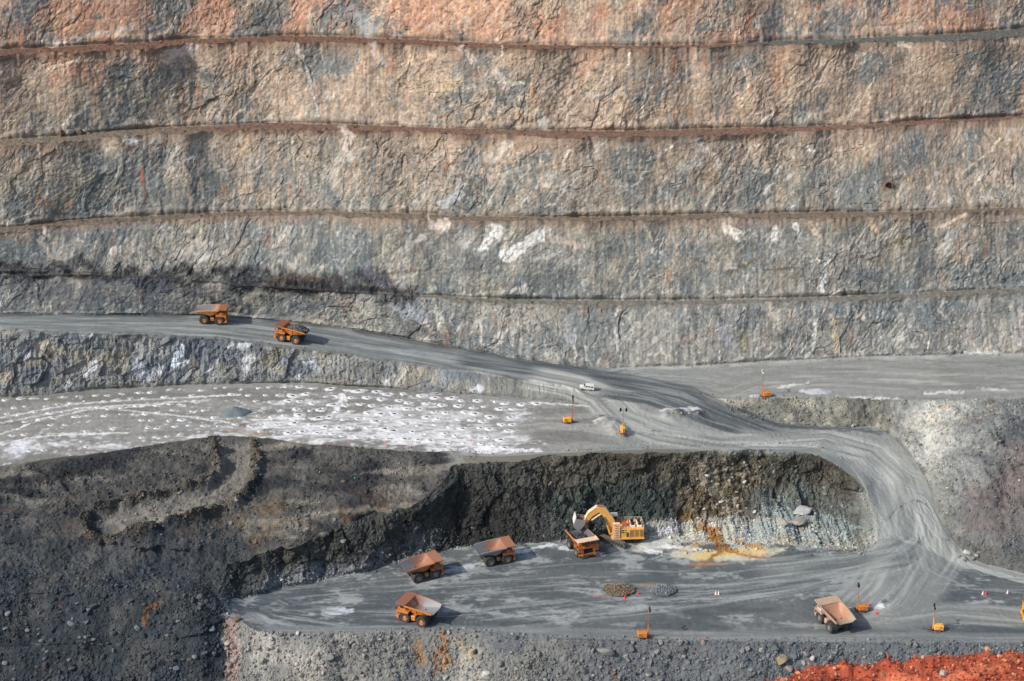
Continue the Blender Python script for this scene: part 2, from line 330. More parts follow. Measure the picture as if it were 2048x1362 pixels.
# ---- zone 4: drilled blast bench (left) and the lower ramp (right)
s = zone(4); x, y, z, t, px, py = X[s], Y[s], Z[s], T[s], PX[s], PY[s]
rd = sstep(1170, 1230, px)
c = np.zeros(x.shape+(3,), f32)+al(150, 149, 145)
c = mixc(c, al(126, 125, 119), sstep(-.1, .45, fbm(x/26, y/5, 4, 501)))
wh = fbm(x/13, y/5.5, 4, 502)+.42*sstep(780, 850, py)*sstep(300, 640, px)+.25*sstep(820, 900, py)-.65*sstep(500, 330, px+.9*(py-860)*-1)*sstep(860, 820, py)-.38+.12*sstep(560, 700, px)
wh -= 1.2*sstep(1000, 1130, px+.4*(850-py)*-1)+.5*sstep(800, 770, py)
c = mixc(c, al(226, 227, 228), .9*sstep(.02, .34, wh))
c = mixc(c, al(222, 223, 224), .6*sstep(.1, .4, n2(x/1.6, y/1.1, 503)+1.2*wh-.1))
c = mixc(c, al(132, 130, 125), .6*sstep(.1, .5, n2(x/2.6, y/1.0, 513)))
c *= (1+.16*fbm(x/1.2, y/.8, 3, 504))[..., None]
# ramp tones
c2 = np.zeros(x.shape+(3,), f32)+al(144, 147, 143)
c2 *= (1+.15*fbm(x/4, y/4, 3, 505)+.10*n2(x/.8, y/.8, 506))[..., None]
CL[s] = c*(1-rd[..., None])+c2*rd[..., None]
D[s] = .30*fbm(x/8, y/8, 4, 507)*(1-.5*rd)+.09*n2(x/.9, y/.9, 508)
D[s] *= np.clip(np.minimum(t, 1-t)/.04, .2, 1)

# ---- zone 3: surface of the muck pile
s = zone(3); x, y, z, t, px, py = X[s], Y[s], Z[s], T[s], PX[s], PY[s]
fade3 = sstep(1000, 820, px)
d = 1.7*fbm(x/16, y/11, 4, 601)+.7*ridged(x/7, y/6, 3, 602)*.8+.38*fbm(x/1.9, y/1.9, 3, 603)+.16*n2(x/.7, y/.7, 604)
D[s] = d*np.clip(np.minimum(t, 1-t)/.08, .1, 1)*(.12+.88*fade3)
c = np.zeros(x.shape+(3,), f32)+al(78, 77, 74)
c = mixc(c, al(46, 48, 51), sstep(-.05, .4, fbm(x/14, y/8, 4, 605)))
c = mixc(c, al(112, 108, 100), sstep(.1, .45, fbm(x/20, y/5, 4, 606)))
c = mixc(c, al(104, 84, 62), .5*sstep(.2, .5, fbm(x/13, y/8, 4, 607))*sstep(960, 1030, py))
c *= (1+.55*fbm(x/1.1, y/1.1, 4, 608, .7)+.35*fbm(x/4, y/4, 3, 609))[..., None]
c = mixc(c, al(140, 144, 141), sstep(885, 930, px)); c = mixc(c, al(112, 106, 92), .8*sstep(900, 940, px)*sstep(1460, 1400, px)*(t < .7))
CL[s] = c

# ---- zone 2: dug face of the muck
s = zone(2); x, y, z, t, px, py = X[s], Y[s], Z[s], T[s], PX[s], PY[s]
w = z*1.1; h2_ = (W[3][:, 2]-W[2][:, 2]).astype(f32)[None]
wx = x+1.5*fbm(x/6, w/6, 3, 701)
f1, e1, h1 = facets(wx/7, w/9, 702, .9); f2, e2, h2 = facets(wx/2.6, w/3, 703, .9); f3, e3, h3 = facets(wx/1.0, w/1.2, 704, .9)
d = 2.6*fbm(x/13, w/16, 4, 705)+1.3*f1+.8*f2+.4*f3+.7*ridged(x/9, w/18, 3, 706)+.2*n2(x/.6, w/.6, 707)
ml = sstep(500, 420, px)
d = d*(1-ml)+ml*(1.6*fbm(x/12, y/12, 4, 720)+.5*fbm(x/1.9, y/1.9, 3, 721)+.2*n2(x/.7, y/.7, 722))
D[s] = d*np.clip(np.minimum(t, 1-t)/.08, .1, 1)*np.clip(h2_/12+ml, .05, 1)
c = np.zeros(x.shape+(3,), f32)+al(66, 67, 64)
n_ = 18*fbm(x/9, w/6, 3, 708)
q = px+n_*3
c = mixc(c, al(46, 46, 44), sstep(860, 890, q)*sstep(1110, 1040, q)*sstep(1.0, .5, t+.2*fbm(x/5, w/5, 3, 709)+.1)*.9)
c = mixc(c, al(68, 76, 72), sstep(1090, 1150, q)*sstep(1380, 1310, q))
c = mixc(c, al(104, 92, 72), sstep(1340, 1400, q)*sstep(1540, 1480, q)*.9)
c = mixc(c, al(108, 112, 106), sstep(1480, 1560, q))
c = mixc(c, al(136, 144, 142), .85*sstep(.55, .1, t+.25*fbm(x/5, w/4, 3, 716))*sstep(1440, 1560, q))
c = mixc(c, al(160, 154, 138), .9*sstep(.42, .04, t+.25*fbm(x/5, w/4, 3, 717))*sstep(1290, 1380, q))
c = mixc(c, al(88, 84, 74), sstep(.6, .85, t+.15*fbm(x/6, w/6, 3, 710))*sstep(1000, 1100, px)*.9)
c = mixc(c, al(76, 74, 66), sstep(700, 400, px)*.5)
c = mixc(c, al(116, 119, 122), sstep(480, 540, px)*sstep(900, 820, px)*sstep(.75, .0, t+.25*fbm(x/6, w/5, 3, 711))*.9)
c = mixc(c, al(160, 152, 134), .75*sstep(.12, .4, n2(x/1.4, w/1.4, 712)+.2*n2(x/5, w/5, 713))*sstep(1360, 1420, q)*sstep(1530, 1480, q))
c *= (1+.4*fbm(x/1, w/1, 3, 714)+.4*(_r[5][h2]-.5)+.35*(_r[5][h3]-.5))[..., None]
c = mixc(c, al(38, 38, 38), .6*sstep(.1, 0, e1)*np.clip(h2_/12, 0, 1))
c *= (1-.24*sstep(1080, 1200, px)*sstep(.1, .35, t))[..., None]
rr = sstep(1752, 1775, px)[..., None]
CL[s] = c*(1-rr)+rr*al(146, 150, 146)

# ---- zone 1: pit floor
s = zone(1); x, y, z, t, px, py = X[s], Y[s], Z[s], T[s], PX[s], PY[s]
c = np.zeros(x.shape+(3,), f32)+al(90, 97, 101)
c = mixc(c, al(108, 113, 113), sstep(-.2, .4, fbm(x/30, y/14, 4, 801)))
c = mixc(c, al(176, 180, 178), .75*sstep(.12, .46, fbm(x/11, y/4.5, 5, 802, .6)+.35*fbm(x/1.6, y/.7, 3, 809)+.12*sstep(1200, 1120, py))*sstep(1280, 1230, py))
c = mixc(c, al(82, 90, 94), .7*sstep(.1, .45, fbm(x/16, y/5, 4, 810)+.3*fbm(x/3, y/.9, 3, 811)))
c *= (1+.14*fbm(x/2, y/1.2, 3, 803)+.08*n2(x/.7, y/.7, 804))[..., None]
CL[s] = c
CL[s] *= .90
leftm = sstep(478, 440, px)
D[s] = .14*fbm(x/6, y/6, 3, 805)+.06*n2(x/1, y/1, 806)+leftm*(1.4*fbm(x/9, y/9, 4, 807)+.35*fbm(x/1.6, y/1.6, 3, 808))

# ---- zone 0: slope that drops towards the viewer
s = zone(0); x, y, z, t, px, py = X[s], Y[s], Z[s], T[s], PX[s], PY[s]
w = z*1.2
d = 1.5*fbm(x/11, w/14, 4, 901)+.5*fbm(x/2.2, w/2.2, 3, 902)+.18*n2(x/.6, w/.6, 903)
D[s] = d*np.clip((1-t)/.12, .12, 1)
c = np.zeros(x.shape+(3,), f32)+al(120, 120, 116)
c = mixc(c, al(98, 101, 104), sstep(-.1, .4, fbm(x/12, w/9, 4, 904))*sstep(700, 1000, px))
c = mixc(c, al(104, 108, 112), .85*sstep(1080, 1250, px))
c = mixc(c, al(152, 149, 142), sstep(.0, .45, fbm(x/8, w/8, 4, 905))*sstep(1200, 900, px))
CL[s] = c

# darkens the whole left foot of the pile towards blue-grey
for k in (0, 1, 2, 3):
    s = zone(k); x, y, px, py = X[s], Y[s], PX[s], PY[s]
    edge = 448+10*n2(y/4, y*0, 911)+5*n2(y/1.4, y*0, 912)
    m = sstep(6, -6, px-edge) if k < 2 else sstep(600, 350, px)
    m = m*sstep(960, 1120, py+40*fbm(x/15, y/15, 3, 913))
    dk = np.zeros(x.shape+(3,), f32)+al(50, 56, 61)
    dk = mixc(dk, al(70, 72, 73), sstep(0, .4, fbm(x/9, y/9, 4, 914)))
    dk *= (1+.5*fbm(x/1.2, y/1.2, 3, 915)+.25*fbm(x/5, y/5, 3, 916))[..., None]
    CL[s] = CL[s]*(1-m[..., None])+dk*m[..., None]
for k, lo in ((1, 450), (4, -900), (6, -900)):
    s = zone(k); CL[s] *= (1-.15*(PX[s] > lo))[..., None]
s = zone(3); CL[s] *= (1-.15*sstep(900, 940, PX[s]))[..., None]
s = zone(0); px = PX[s]; x, y = X[s], Z[s]
CL[s] = mixc(CL[s], al(150, 128, 118), .8*sstep(448, 454, px+6*n2(x/2, y/2, 917))*sstep(484, 472, px+6*n2(x/2, y/2, 917)))
CL[s] *= (1+.22*fbm(x/.9, y/.9, 3, 918))[..., None]
CL[s] *= (1-.14*sstep(950, 1150, px))[..., None]

# ------------------------------------------------------------------ hand-placed marks on the ground (photo coordinates of stains, dark bands, veins, wheel tracks)
def cslice(x0, x1):
    i0 = max(0, int(np.searchsorted(cols, x0))-1); i1 = min(NC, int(np.searchsorted(cols, x1))+1)
    return slice(i0, i1)
def pdist(px, py, pts, ys=1.0):
    """distance to a polyline, arc length, signed side (pixels, y stretched by ys)"""
    best = np.full(px.shape, 1e9, f32); S = np.zeros(px.shape, f32); SG = np.zeros(px.shape, f32); acc = 0.0
    P = [(a, b*ys) for a, b in pts]; q = py*ys
    if len(P) == 1: P = P*2
    for (ax, ay), (bx, by) in zip(P[:-1], P[1:]):
        dx, dy = bx-ax, by-ay; L2 = dx*dx+dy*dy+1e-6
        t = np.clip(((px-ax)*dx+(q-ay)*dy)/L2, 0, 1)
        ex = px-(ax+t*dx); ey = q-(ay+t*dy); d = np.sqrt(ex*ex+ey*ey)
        sg = np.sign(dx*ey-dy*ex); m = d < best
        best = np.where(m, d, best); L = math.sqrt(L2); S = np.where(m, acc+t*L, S); SG = np.where(m, sg, SG); acc += L
    return best, S, SG
def window(pts, w):
    xs = [p[0] for p in pts]; ys = [p[1] for p in pts]
    cs = cslice(min(xs)-w, max(xs)+w)
    m = (PY[:, cs] > min(ys)-w) & (PY[:, cs] < max(ys)+w)
    r = np.where(m.any(1))[0]
    return (slice(r[0], r[-1]+1), cs) if len(r) else None
_k = [0]
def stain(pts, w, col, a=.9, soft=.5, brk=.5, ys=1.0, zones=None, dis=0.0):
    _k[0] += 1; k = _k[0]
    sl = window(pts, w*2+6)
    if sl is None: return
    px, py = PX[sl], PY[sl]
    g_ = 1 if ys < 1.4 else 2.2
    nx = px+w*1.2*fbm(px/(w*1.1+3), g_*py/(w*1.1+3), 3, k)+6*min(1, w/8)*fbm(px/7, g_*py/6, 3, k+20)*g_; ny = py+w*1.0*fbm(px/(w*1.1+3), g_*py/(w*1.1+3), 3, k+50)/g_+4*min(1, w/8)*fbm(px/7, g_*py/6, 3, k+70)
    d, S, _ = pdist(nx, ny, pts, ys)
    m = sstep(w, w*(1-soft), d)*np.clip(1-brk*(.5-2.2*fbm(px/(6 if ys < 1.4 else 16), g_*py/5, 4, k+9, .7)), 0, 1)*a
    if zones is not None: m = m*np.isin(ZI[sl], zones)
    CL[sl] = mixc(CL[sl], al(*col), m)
    if dis: D[sl] += dis*m
def tracks(pts, w, seed, light=(172,175,172), dark=(96,102,104), amt=.8, ys=2.0, zones=(0,1,2,3,4,5,6), fr=7.0, base=None, relief=.10):
    sl = window(pts, w*1.2)
    px, py = PX[sl], PY[sl]
    d, S, sg = pdist(px, py, pts, ys); sd = d*sg
    m = sstep(w, w*.6, d)*np.isin(ZI[sl], zones)*sstep(0, 50, S)*sstep(0, 50, float(sum(math.hypot(b[0]-a[0], (b[1]-a[1])*ys) for a, b in zip(pts[:-1], pts[1:])))-S)
    base, light, dark = [None if q is None else tuple(.925*v for v in q) for q in (base, light, dark)]
    if base is not None: CL[sl] = mixc(CL[sl], al(*base), m*.85)
    n = .55*n2(S/150, sd/fr, seed)+.45*n2(S/60, sd/(fr*.42), seed+1)
    CL[sl] = mixc(CL[sl], al(*light), m*amt*sstep(0, .5, n))
    CL[sl] = mixc(CL[sl], al(*dark), m*amt*.8*sstep(0, -.5, n))
    D[sl] += m*relief*n
def heap(pts, w, h, ys=2.0, rough=.5, zones=None):
    """raises (or sinks) the ground along a line: rubble bunds, cut trails"""
    _k[0] += 1; k = _k[0]
    sl = window(pts, w*2.2); px, py = PX[sl], PY[sl]
    d, S, _ = pdist(px, py, pts, ys)
    m = np.exp(-(d/w)**2)*(1+rough*n2(S/14, d/14, k))
    if zones is not None: m = m*np.isin(ZI[sl], zones)
    if zones == (3,): m = m*np.clip((1-T[sl])/.14, 0, 1)
    D[sl] += h*m

Wt = (214, 212, 206)
# pale rock and quartz on the benches
for pts, w, col, a in [
    ([(340,118),(388,98)],13,(218,196,184),.85), ([(322,112),(350,100)],6,(205,190,178),.7), ([(105,86),(200,68),(262,58)],5,(204,196,186),.7),
    ([(98,92),(130,84)],5,(222,205,180),.8), ([(300,58),(330,46),(352,60)],4,(190,190,184),.6), ([(120,250),(165,222),(172,205)],4,(228,220,204),.9),
    ([(150,180),(175,195)],12,(188,172,152),.8), ([(78,200)],8,(200,180,158),.8), ([(238,180),(250,170)],4,(232,214,180),.9), ([(95,140),(125,128),(155,122)],4,(226,204,184),.8),
    ([(250,280),(270,284)],7,(226,224,220),.9), ([(480,310),(500,268)],4,(212,176,138),.8), ([(585,275),(588,340)],2.2,(226,206,170),.8), ([(690,268),(698,290)],16,(204,190,178),.9),
    ([(605,110),(625,180),(638,232)],2.6,(206,204,198),.85), ([(590,85),(600,115)],5,(196,190,184),.7), ([(545,185),(540,205)],7,(206,198,186),.55),
    ([(740,90),(765,125)],9,(196,186,180),.7), ([(925,100),(945,122)],9,(204,190,178),.6), ([(890,180),(915,165)],14,(214,190,150),.6), ([(992,140),(1010,175)],9,(206,190,178),.7),
    ([(1010,165),(1045,165)],6,(212,204,188),.7), ([(992,195),(965,240)],2.4,(222,212,196),.85), ([(1005,92),(1003,112)],1.8,(236,226,206),.9), ([(1060,180),(1065,195)],3.5,(212,146,92),.9),
    ([(1258,106),(1256,132)],2.6,(238,224,200),.95), ([(1300,140),(1290,190),(1278,245)],2.2,(224,212,190),.85), ([(1075,225),(1085,250)],15,(178,180,176),.6), ([(1180,195),(1240,180)],8,(186,182,174),.5),
    ([(1487,132),(1497,175)],2.0,(228,214,190),.8), ([(1583,155),(1575,210)],1.8,(232,218,190),.85), ([(1715,195),(1690,250)],2.4,(224,204,180),.7), ([(1750,155),(1700,240)],1.8,(226,210,184),.7),
    ([(1895,190),(1875,235)],1.8,(230,218,196),.8), ([(1960,190),(1945,230)],1.8,(226,212,190),.7), ([(1522,245),(1545,228)],3,(226,212,196),.8), ([(1795,88),(1815,94)],6,(222,206,180),.9), ([(2020,82),(2036,86)],6,(212,190,164),.8),
    ([(1985,300),(2000,275)],3,(224,210,180),.8), ([(2020,258),(2020,280)],5,(198,192,182),.7), ([(1925,345),(1960,318),(1985,300)],2.4,(222,206,172),.6),
    ([(985,312),(1018,285)],11,(206,198,186),.75), ([(930,345),(965,318)],10,(198,196,190),.6), ([(1125,330),(1138,300)],2.4,(226,216,196),.8), ([(1195,290),(1200,310)],8,(206,196,182),.75), ([(1180,330),(1172,315)],5,(212,210,204),.7),
    ([(1330,300),(1345,292)],3.5,(236,226,204),.95), ([(1365,335),(1400,325)],10,(200,196,188),.65), ([(1400,280),(1410,300)],8,(212,208,204),.7), ([(1425,310),(1440,330)],7,(196,192,188),.6), ([(1620,290),(1625,300)],7,(214,210,206),.8), ([(1515,295)],6,(206,202,198),.75),
    ([(895,410),(918,378)],14,(188,190,192),.8), ([(1010,345),(1060,335)],6,(192,190,182),.5), ([(1130,375),(1140,395)],5,(196,190,178),.6), ([(1210,345),(1300,410)],6,(184,186,182),.5), ([(1320,380),(1345,410)],8,(196,198,196),.6), ([(1200,370),(1170,400)],4,(204,200,188),.5),
    ([(868,448),(895,460)],16,(208,196,184),.9), ([(845,470),(838,482)],6,(206,198,190),.7), ([(945,470),(930,488)],10,(198,192,184),.7), ([(965,495),(985,470),(1005,462)],15,(228,226,220),.95), ([(1018,508),(1050,492),(1092,466)],15,(226,224,218),.95), ([(1105,475),(1155,492)],8,(206,184,170),.6),
    ([(1060,520),(1110,512)],7,(194,192,188),.6), ([(1452,450),(1482,478)],11,(222,214,202),.95), ([(1550,455),(1548,480)],9,(224,220,212),.85), ([(1592,450),(1596,470)],5,(224,220,212),.8), ([(1625,450),(1640,470)],8,(206,186,160),.7), ([(1745,455),(1755,470)],6,(206,176,140),.7),
    ([(1655,515),(1650,550),(1643,580)],5,(212,214,212),.9), ([(1636,518),(1641,524)],4,(236,236,232),.95), ([(1880,455),(1930,430)],4,(220,196,176),.8), ([(1905,545),(1885,580)],2,(206,188,160),.6), ([(1880,540),(1890,570)],4,(196,166,126),.6),
    ([(1300,465),(1305,480)],3,(220,200,160),.7), ([(80,480),(95,500)],9,(200,184,160),.75), ([(88,460),(100,470)],7,(206,196,182),.7), ([(450,440),(455,480)],3,(196,196,192),.6), ([(450,500),(440,520)],4,(200,190,176),.6), ([(670,520),(690,560)],3,(190,192,194),.6),
    ([(365,690),(350,730)],8,(206,214,226),.9), ([(275,690),(285,695)],9,(184,184,186),.7), ([(85,690),(105,705)],14,(190,180,158),.7), ([(40,700),(66,712)],12,(172,172,176),.6), ([(270,725),(290,750)],12,(190,198,208),.6), ([(615,715),(640,740)],10,(186,192,200),.6),
    ([(800,615),(840,640)],22,(158,162,170),.7), ([(870,615),(880,655)],5,(190,188,172),.7), ([(905,630),(900,650)],4,(196,196,192),.7), ([(958,640),(965,690)],3,(206,204,198),.7), ([(1025,635),(1018,650)],10,(180,168,152),.5), ([(1135,640),(1145,680)],8,(164,168,178),.6),
    ([(1150,690),(1152,715)],3,(214,212,210),.8), ([(1172,690),(1173,720)],2.4,(214,212,210),.8), ([(1230,655),(1235,700)],2.4,(206,206,206),.7), ([(1630,640),(1628,700)],4,(222,216,208),.85), ([(1665,640),(1675,700)],6,(190,174,138),.8), ([(1550,625),(1555,640)],9,(198,186,172),.7), ([(1485,660),(1488,700)],3,(196,180,130),.6),
    ([(1515,690),(1510,715)],3,(216,214,210),.7), ([(1440,650),(1470,700)],14,(156,158,168),.5), ([(1725,625),(1730,640)],6,(200,190,174),.8), ([(1710,620)],4,(206,192,168),.8), ([(2042,620),(2044,690)],5,(196,184,182),.6), ([(1930,706),(1990,706)],5,(206,204,196),.8)]:
    stain(pts, w, col, a, soft=.45, brk=.55)
for i in range(80):                      # further small quartz blebs and leaning veins
    x0 = rng.uniform(0, 2048); y0 = rng.uniform(20, 700); L = rng.uniform(4, 34); a = rng.normal(1.35, .4)
    stain([(x0, y0), (x0+L*math.cos(a), y0-L*math.sin(a))], rng.choice([1.7, 2.2, 3.5, 6, 9], p=[.3, .3, .2, .12, .08]), (214, 204, 190) if y0 > 180 else (226, 200, 172), rng.uniform(.35, .8), zones=(7, 9, 11, 13, 15))
# rust runs and dark joints
for pts, w, col, a in [([(372,30),(365,70)],2.6,(150,92,50),.9), ([(664,30),(663,66)],2.6,(120,66,30),.9), ([(392,170),(402,225)],3.5,(172,108,70),.7), ([(283,335),(284,365)],3,(190,104,70),.8), ([(80,370),(76,420)],6,(150,104,70),.7), ([(285,360),(290,395)],4,(168,108,60),.7),
    ([(280,565),(284,605)],3.5,(120,76,48),.8), ([(535,565),(560,580),(640,582),(690,570)],6,(92,56,38),.8), ([(470,500),(472,520)],4,(150,120,80),.6), ([(1455,548),(1485,532),(1515,520)],6,(96,78,48),.7), ([(1780,490),(1815,478)],6,(104,88,56),.8), ([(770,548),(850,540)],3,(112,84,54),.7),
    ([(1645,500),(1642,525)],2.6,(40,40,42),.8), ([(1530,540),(1600,535)],2,(60,52,44),.7), ([(1845,435),(1830,470)],5,(84,88,100),.7), ([(1560,690),(1590,665)],2,(90,80,66),.5), ([(1870,600),(1860,690)],3,(108,112,118),.6), ([(1950,620),(1960,690)],8,(112,114,122),.5),
    ([(1840,620),(1870,680)],5,(104,110,118),.6), ([(1725,600),(1740,640)],6,(112,116,118),.4), ([(350,690),(335,745)],4,(66,70,76),.7), ([(180,770),(210,760)],2.5,(50,50,50),.7), ([(385,725),(395,735)],6,(104,92,66),.6), ([(1330,60),(1360,50)],1.6,(96,84,74),.6), ([(1740,52),(1860,40)],2,(110,100,88),.7),
    ([(1400,60),(1425,55)],8,(120,122,126),.7), ([(700,20),(740,60)],16,(156,162,168),.5), ([(870,600),(860,640)],3,(104,106,112),.5), ([(480,40),(470,70)],8,(128,132,134),.6), ([(285,20),(290,60)],8,(128,134,132),.6), ([(1700,190),(1710,160)],14,(130,126,118),.4)]:
    stain(pts, w, col, a, soft=.6, brk=.4)
stain([(0,122),(60,118),(130,110)], 9, (104,82,70), .8, .8, .4, 1, (13,)); stain([(130,108),(330,95)], 5, (110,86,74), .7, .8, .5, 1, (13,))
# the dark band above the ramp
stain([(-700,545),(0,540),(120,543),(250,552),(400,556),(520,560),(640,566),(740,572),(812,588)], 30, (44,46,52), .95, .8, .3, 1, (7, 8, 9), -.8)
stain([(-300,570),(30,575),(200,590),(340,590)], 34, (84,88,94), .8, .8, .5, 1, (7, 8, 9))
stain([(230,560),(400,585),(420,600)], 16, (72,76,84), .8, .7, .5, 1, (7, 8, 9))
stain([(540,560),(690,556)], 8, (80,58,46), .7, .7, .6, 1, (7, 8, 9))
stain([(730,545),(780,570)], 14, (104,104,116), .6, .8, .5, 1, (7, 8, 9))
stain([(820,650),(900,680)], 8, (96,98,98), .6, .8, .4, 1, (7,))
stain([(480,640),(560,648),(700,668)], 5, (84,88,88), .6, .8, .4, 1, (7,))

# ramps and junction
tracks([(-100,640),(427,648),(600,668),(800,700),(1000,735),(1150,762)], 60, 40, amt=.55, fr=9, zones=(6,))
tracks([(900,712),(1100,742),(1250,762),(1370,785),(1450,822),(1560,862),(1700,872)], 34, 42, (130,135,135), (68,75,78), .95, base=(80,87,90), fr=8, zones=(4,5,6))
tracks([(1040,752),(1150,772),(1205,795),(1245,835),(1330,866),(1440,884),(1560,886),(1650,880),(1740,905),(1800,960),(1835,1040),(1845,1100)], 56, 44, (188,189,183), (116,120,117), .8, base=(162,164,158), fr=8, zones=(1,2,3,4,5,6))
tracks([(1180,782),(1300,800),(1400,836),(1500,866)], 22, 47, (138,141,140), (72,79,82), .95, base=(86,92,94), fr=6, zones=(4,5,6))
tracks([(1200,775),(1300,785),(1400,822),(1500,862)], 10, 45, (180,182,178), (96,102,104), .8, base=(96,103,106), fr=6, zones=(4,5,6))
tracks([(1420,790),(1520,758),(1700,760),(2100,770)], 40, 46, (182,182,174), (130,130,124), .7, fr=8, zones=(6,))
stain([(1470,835),(1560,852),(1700,858),(1765,866)], 10, (84,87,86), .9, .8, .3, 1.6, (4,5))
stain([(1500,890),(1640,892)], 5, (192,194,190), .7, .7, .6, 1.6, (4,3))
stain([(1300,870),(1460,890),(1500,898)], 5, (110,112,108), .7, .7, .6, 1.6, (4,3))
for pts, w in [([(1330,822),(1395,820)],11), ([(1508,792),(1516,794)],6), ([(1600,782),(1650,784)],5), ([(1850,788),(1920,783)],5), ([(1965,778),(2010,780)],6), ([(1700,795),(1800,797)],3), ([(1560,775),(1620,765)],4)]:
    stain(pts, w, (208,210,208), .85, .5, .4, 1.6, (4,5,6))
stain([(1400,745),(1500,760),(1900,748)], 5, (126,126,120), .6, .8, .5, 2, (6,))
heap([(1340,832),(1392,829)], 20, 1.3, 1.8, .8); stain([(1335,838),(1400,834)], 9, (104,104,98), .85, .7, .5, 1.6, (4,5))
heap([(1215,845),(1238,862)], 16, 2.0); stain([(1205,838),(1228,858)], 12, (112,114,112), .8, .6, .5, 1.4, (4,))
stain([(1190,845),(1210,838)], 5, (206,206,204), .8, .5, .5, 1.4, (4,))
# blasted bench: wheel marks and dust
for pts in ([(0,890),(60,876),(150,868),(260,866)], [(0,835),(150,808),(300,798),(480,790)], [(0,868),(80,840),(180,818),(340,808)], [(0,845),(170,815),(420,800)], [(200,815),(340,830),(460,845)]):
    stain(pts, 2.6, (226,226,222), .75, .6, .5, 1.4, (4,))
tracks([(560,800),(760,835),(1000,845),(1180,832)], 60, 48, (172,172,168), (128,128,124), .5, zones=(4,), fr=8)
tracks([(900,880),(1100,862),(1260,880)], 50, 49, (168,168,162), (122,122,116), .6, zones=(4,), fr=8)
stain([(690,795),(672,815)], 12, (238,238,240), .9, .6, .3, 1.3, (4,)); stain([(960,895),(1080,903)], 8, (236,236,238), .9, .6, .4, 1.5, (4,))
stain([(30,905),(60,895)], 30, (224,224,230), .8, .7, .5, 1.4, (4,)); stain([(540,835),(600,838)], 7, (236,236,234), .85, .6, .4, 1.5, (4,))
stain([(700,870),(860,885)], 12, (228,228,228), .7, .7, .6, 1.5, (4,)); stain([(1180,812),(1060,805)], 3, (230,232,236), .8, .6, .5, 1.5, (4,))
stain([(460,862),(530,866)], 8, (160,136,112), .6, .8, .5, 1.5, (4,)); stain([(478,848),(490,850)], 4, (70,66,58), .8, .5, .3, 1.5, (4,))
# rows of blast holes, each in a soft halo of dust
toe = lambda px: np.interp(px, [0, 200, 400, 600, 800, 1000, 1100], [795, 781, 771, 768, 781, 797, 804])
lowb = lambda px: np.interp(px, [0, 200, 300, 440, 520, 700, 860, 1000, 1100], [915, 893, 880, 862, 868, 884, 896, 900, 896])
HOLES = []
for r_ in range(10):
    for px in np.arange(12+(r_ % 2)*15, 1095, 29.5):
        px_ = px+random.uniform(-7, 7); py_ = toe(px)+8+r_*13.2*(1+.02*r_)+random.uniform(-3, 3)
        if py_ > lowb(px_)-2 or (px_ > 1030 and py_ > 815) or len(HOLES) >= 298 or (abs(px_-470) < 40 and abs(py_-818) < 16): continue
        if px_ < 260 and py_ > 845 and random.random() < .55: continue
        HOLES.append((px_, py_, r_)); q_ = random.uniform(5, 10)*(1 if px_ > 560 else .75)
        stain([(px_-q_*.5, py_), (px_+q_*random.uniform(.3, 1.5), py_+random.uniform(-1, 1))], q_*.75, (226, 227, 228) if random.random() < .7 else (178, 178, 174), random.uniform(.4, .95), .8, .45, 1.9, (4,))
# the dozer trail over the muck with its rubble bunds
trail = [(468,868),(474,905),(470,950),(430,985),(360,1010),(270,1032),(190,1050)]
tracks(trail, 56, 52, (148,142,134), (112,108,102), .6, zones=(3,4), base=(122,118,111), fr=9, ys=1.6)
heap(trail, 44, -.9, 1.6, .1, (3,))
bl = [(425,875),(430,915),(436,945),(415,965),(340,985),(250,1005),(190,1020),(165,1045),(175,1070)]
br = [(505,885),(515,930),(505,975),(470,1010),(400,1035),(330,1055),(240,1075),(190,1078)]
heap(bl, 12, 2.6, 1.5, .9, (3,)); heap(br, 12, 2.4, 1.5, .9, (3,))
stain(bl, 13, (62,58,52), .9, .7, .3, 1.3, (3,)); stain(br, 13, (76,68,58), .9, .7, .3, 1.3, (3,))
heap([(60,985),(130,970),(210,955)], 26, -1.6, 1.6, .6, (3,)); stain([(80,985),(140,970),(230,950)], 14, (62,64,70), .8, .8, .4, 1.5, (3,))
stain([(470,1060),(600,1040)], 14, (104,88,70), .4, .8, .6, 1.4, (3,)); stain([(560,1040),(640,1060)], 12, (104,86,66), .35, .8, .6, 1.4, (3,))
stain([(60,1100),(140,1095)], 14, (112,110,108), .6, .8, .5, 1.5, (3,)); stain([(100,1110),(200,1112)], 8, (104,84,56), .6, .8, .5, 1.5, (3,)); stain([(340,1125),(370,1118)], 6, (118,110,108), .6, .8, .5, 1.5, (3,))
stain([(285,1250),(298,1215),(320,1205)], 6, (132,84,44), .85, .6, .5, 1, (1,0)); stain([(120,1213)], 4, (128,76,60), .8, .5, .3, 1, (1,0)); stain([(85,1345),(95,1330)], 10, (96,74,64), .6, .8, .5, 1, (1,0))
tracks([(1800,960),(1830,1040),(1835,1110),(1790,1180),(1740,1230)], 120, 74, (166,170,166), (120,125,123), .7, base=(142,146,143), zones=(1,2,3,4), fr=9)
tracks([(1835,1060),(1760,1115),(1640,1135),(1500,1150)], 50, 76, (160,165,162), (110,116,115), .7, base=(128,133,131), zones=(1,2), fr=8)
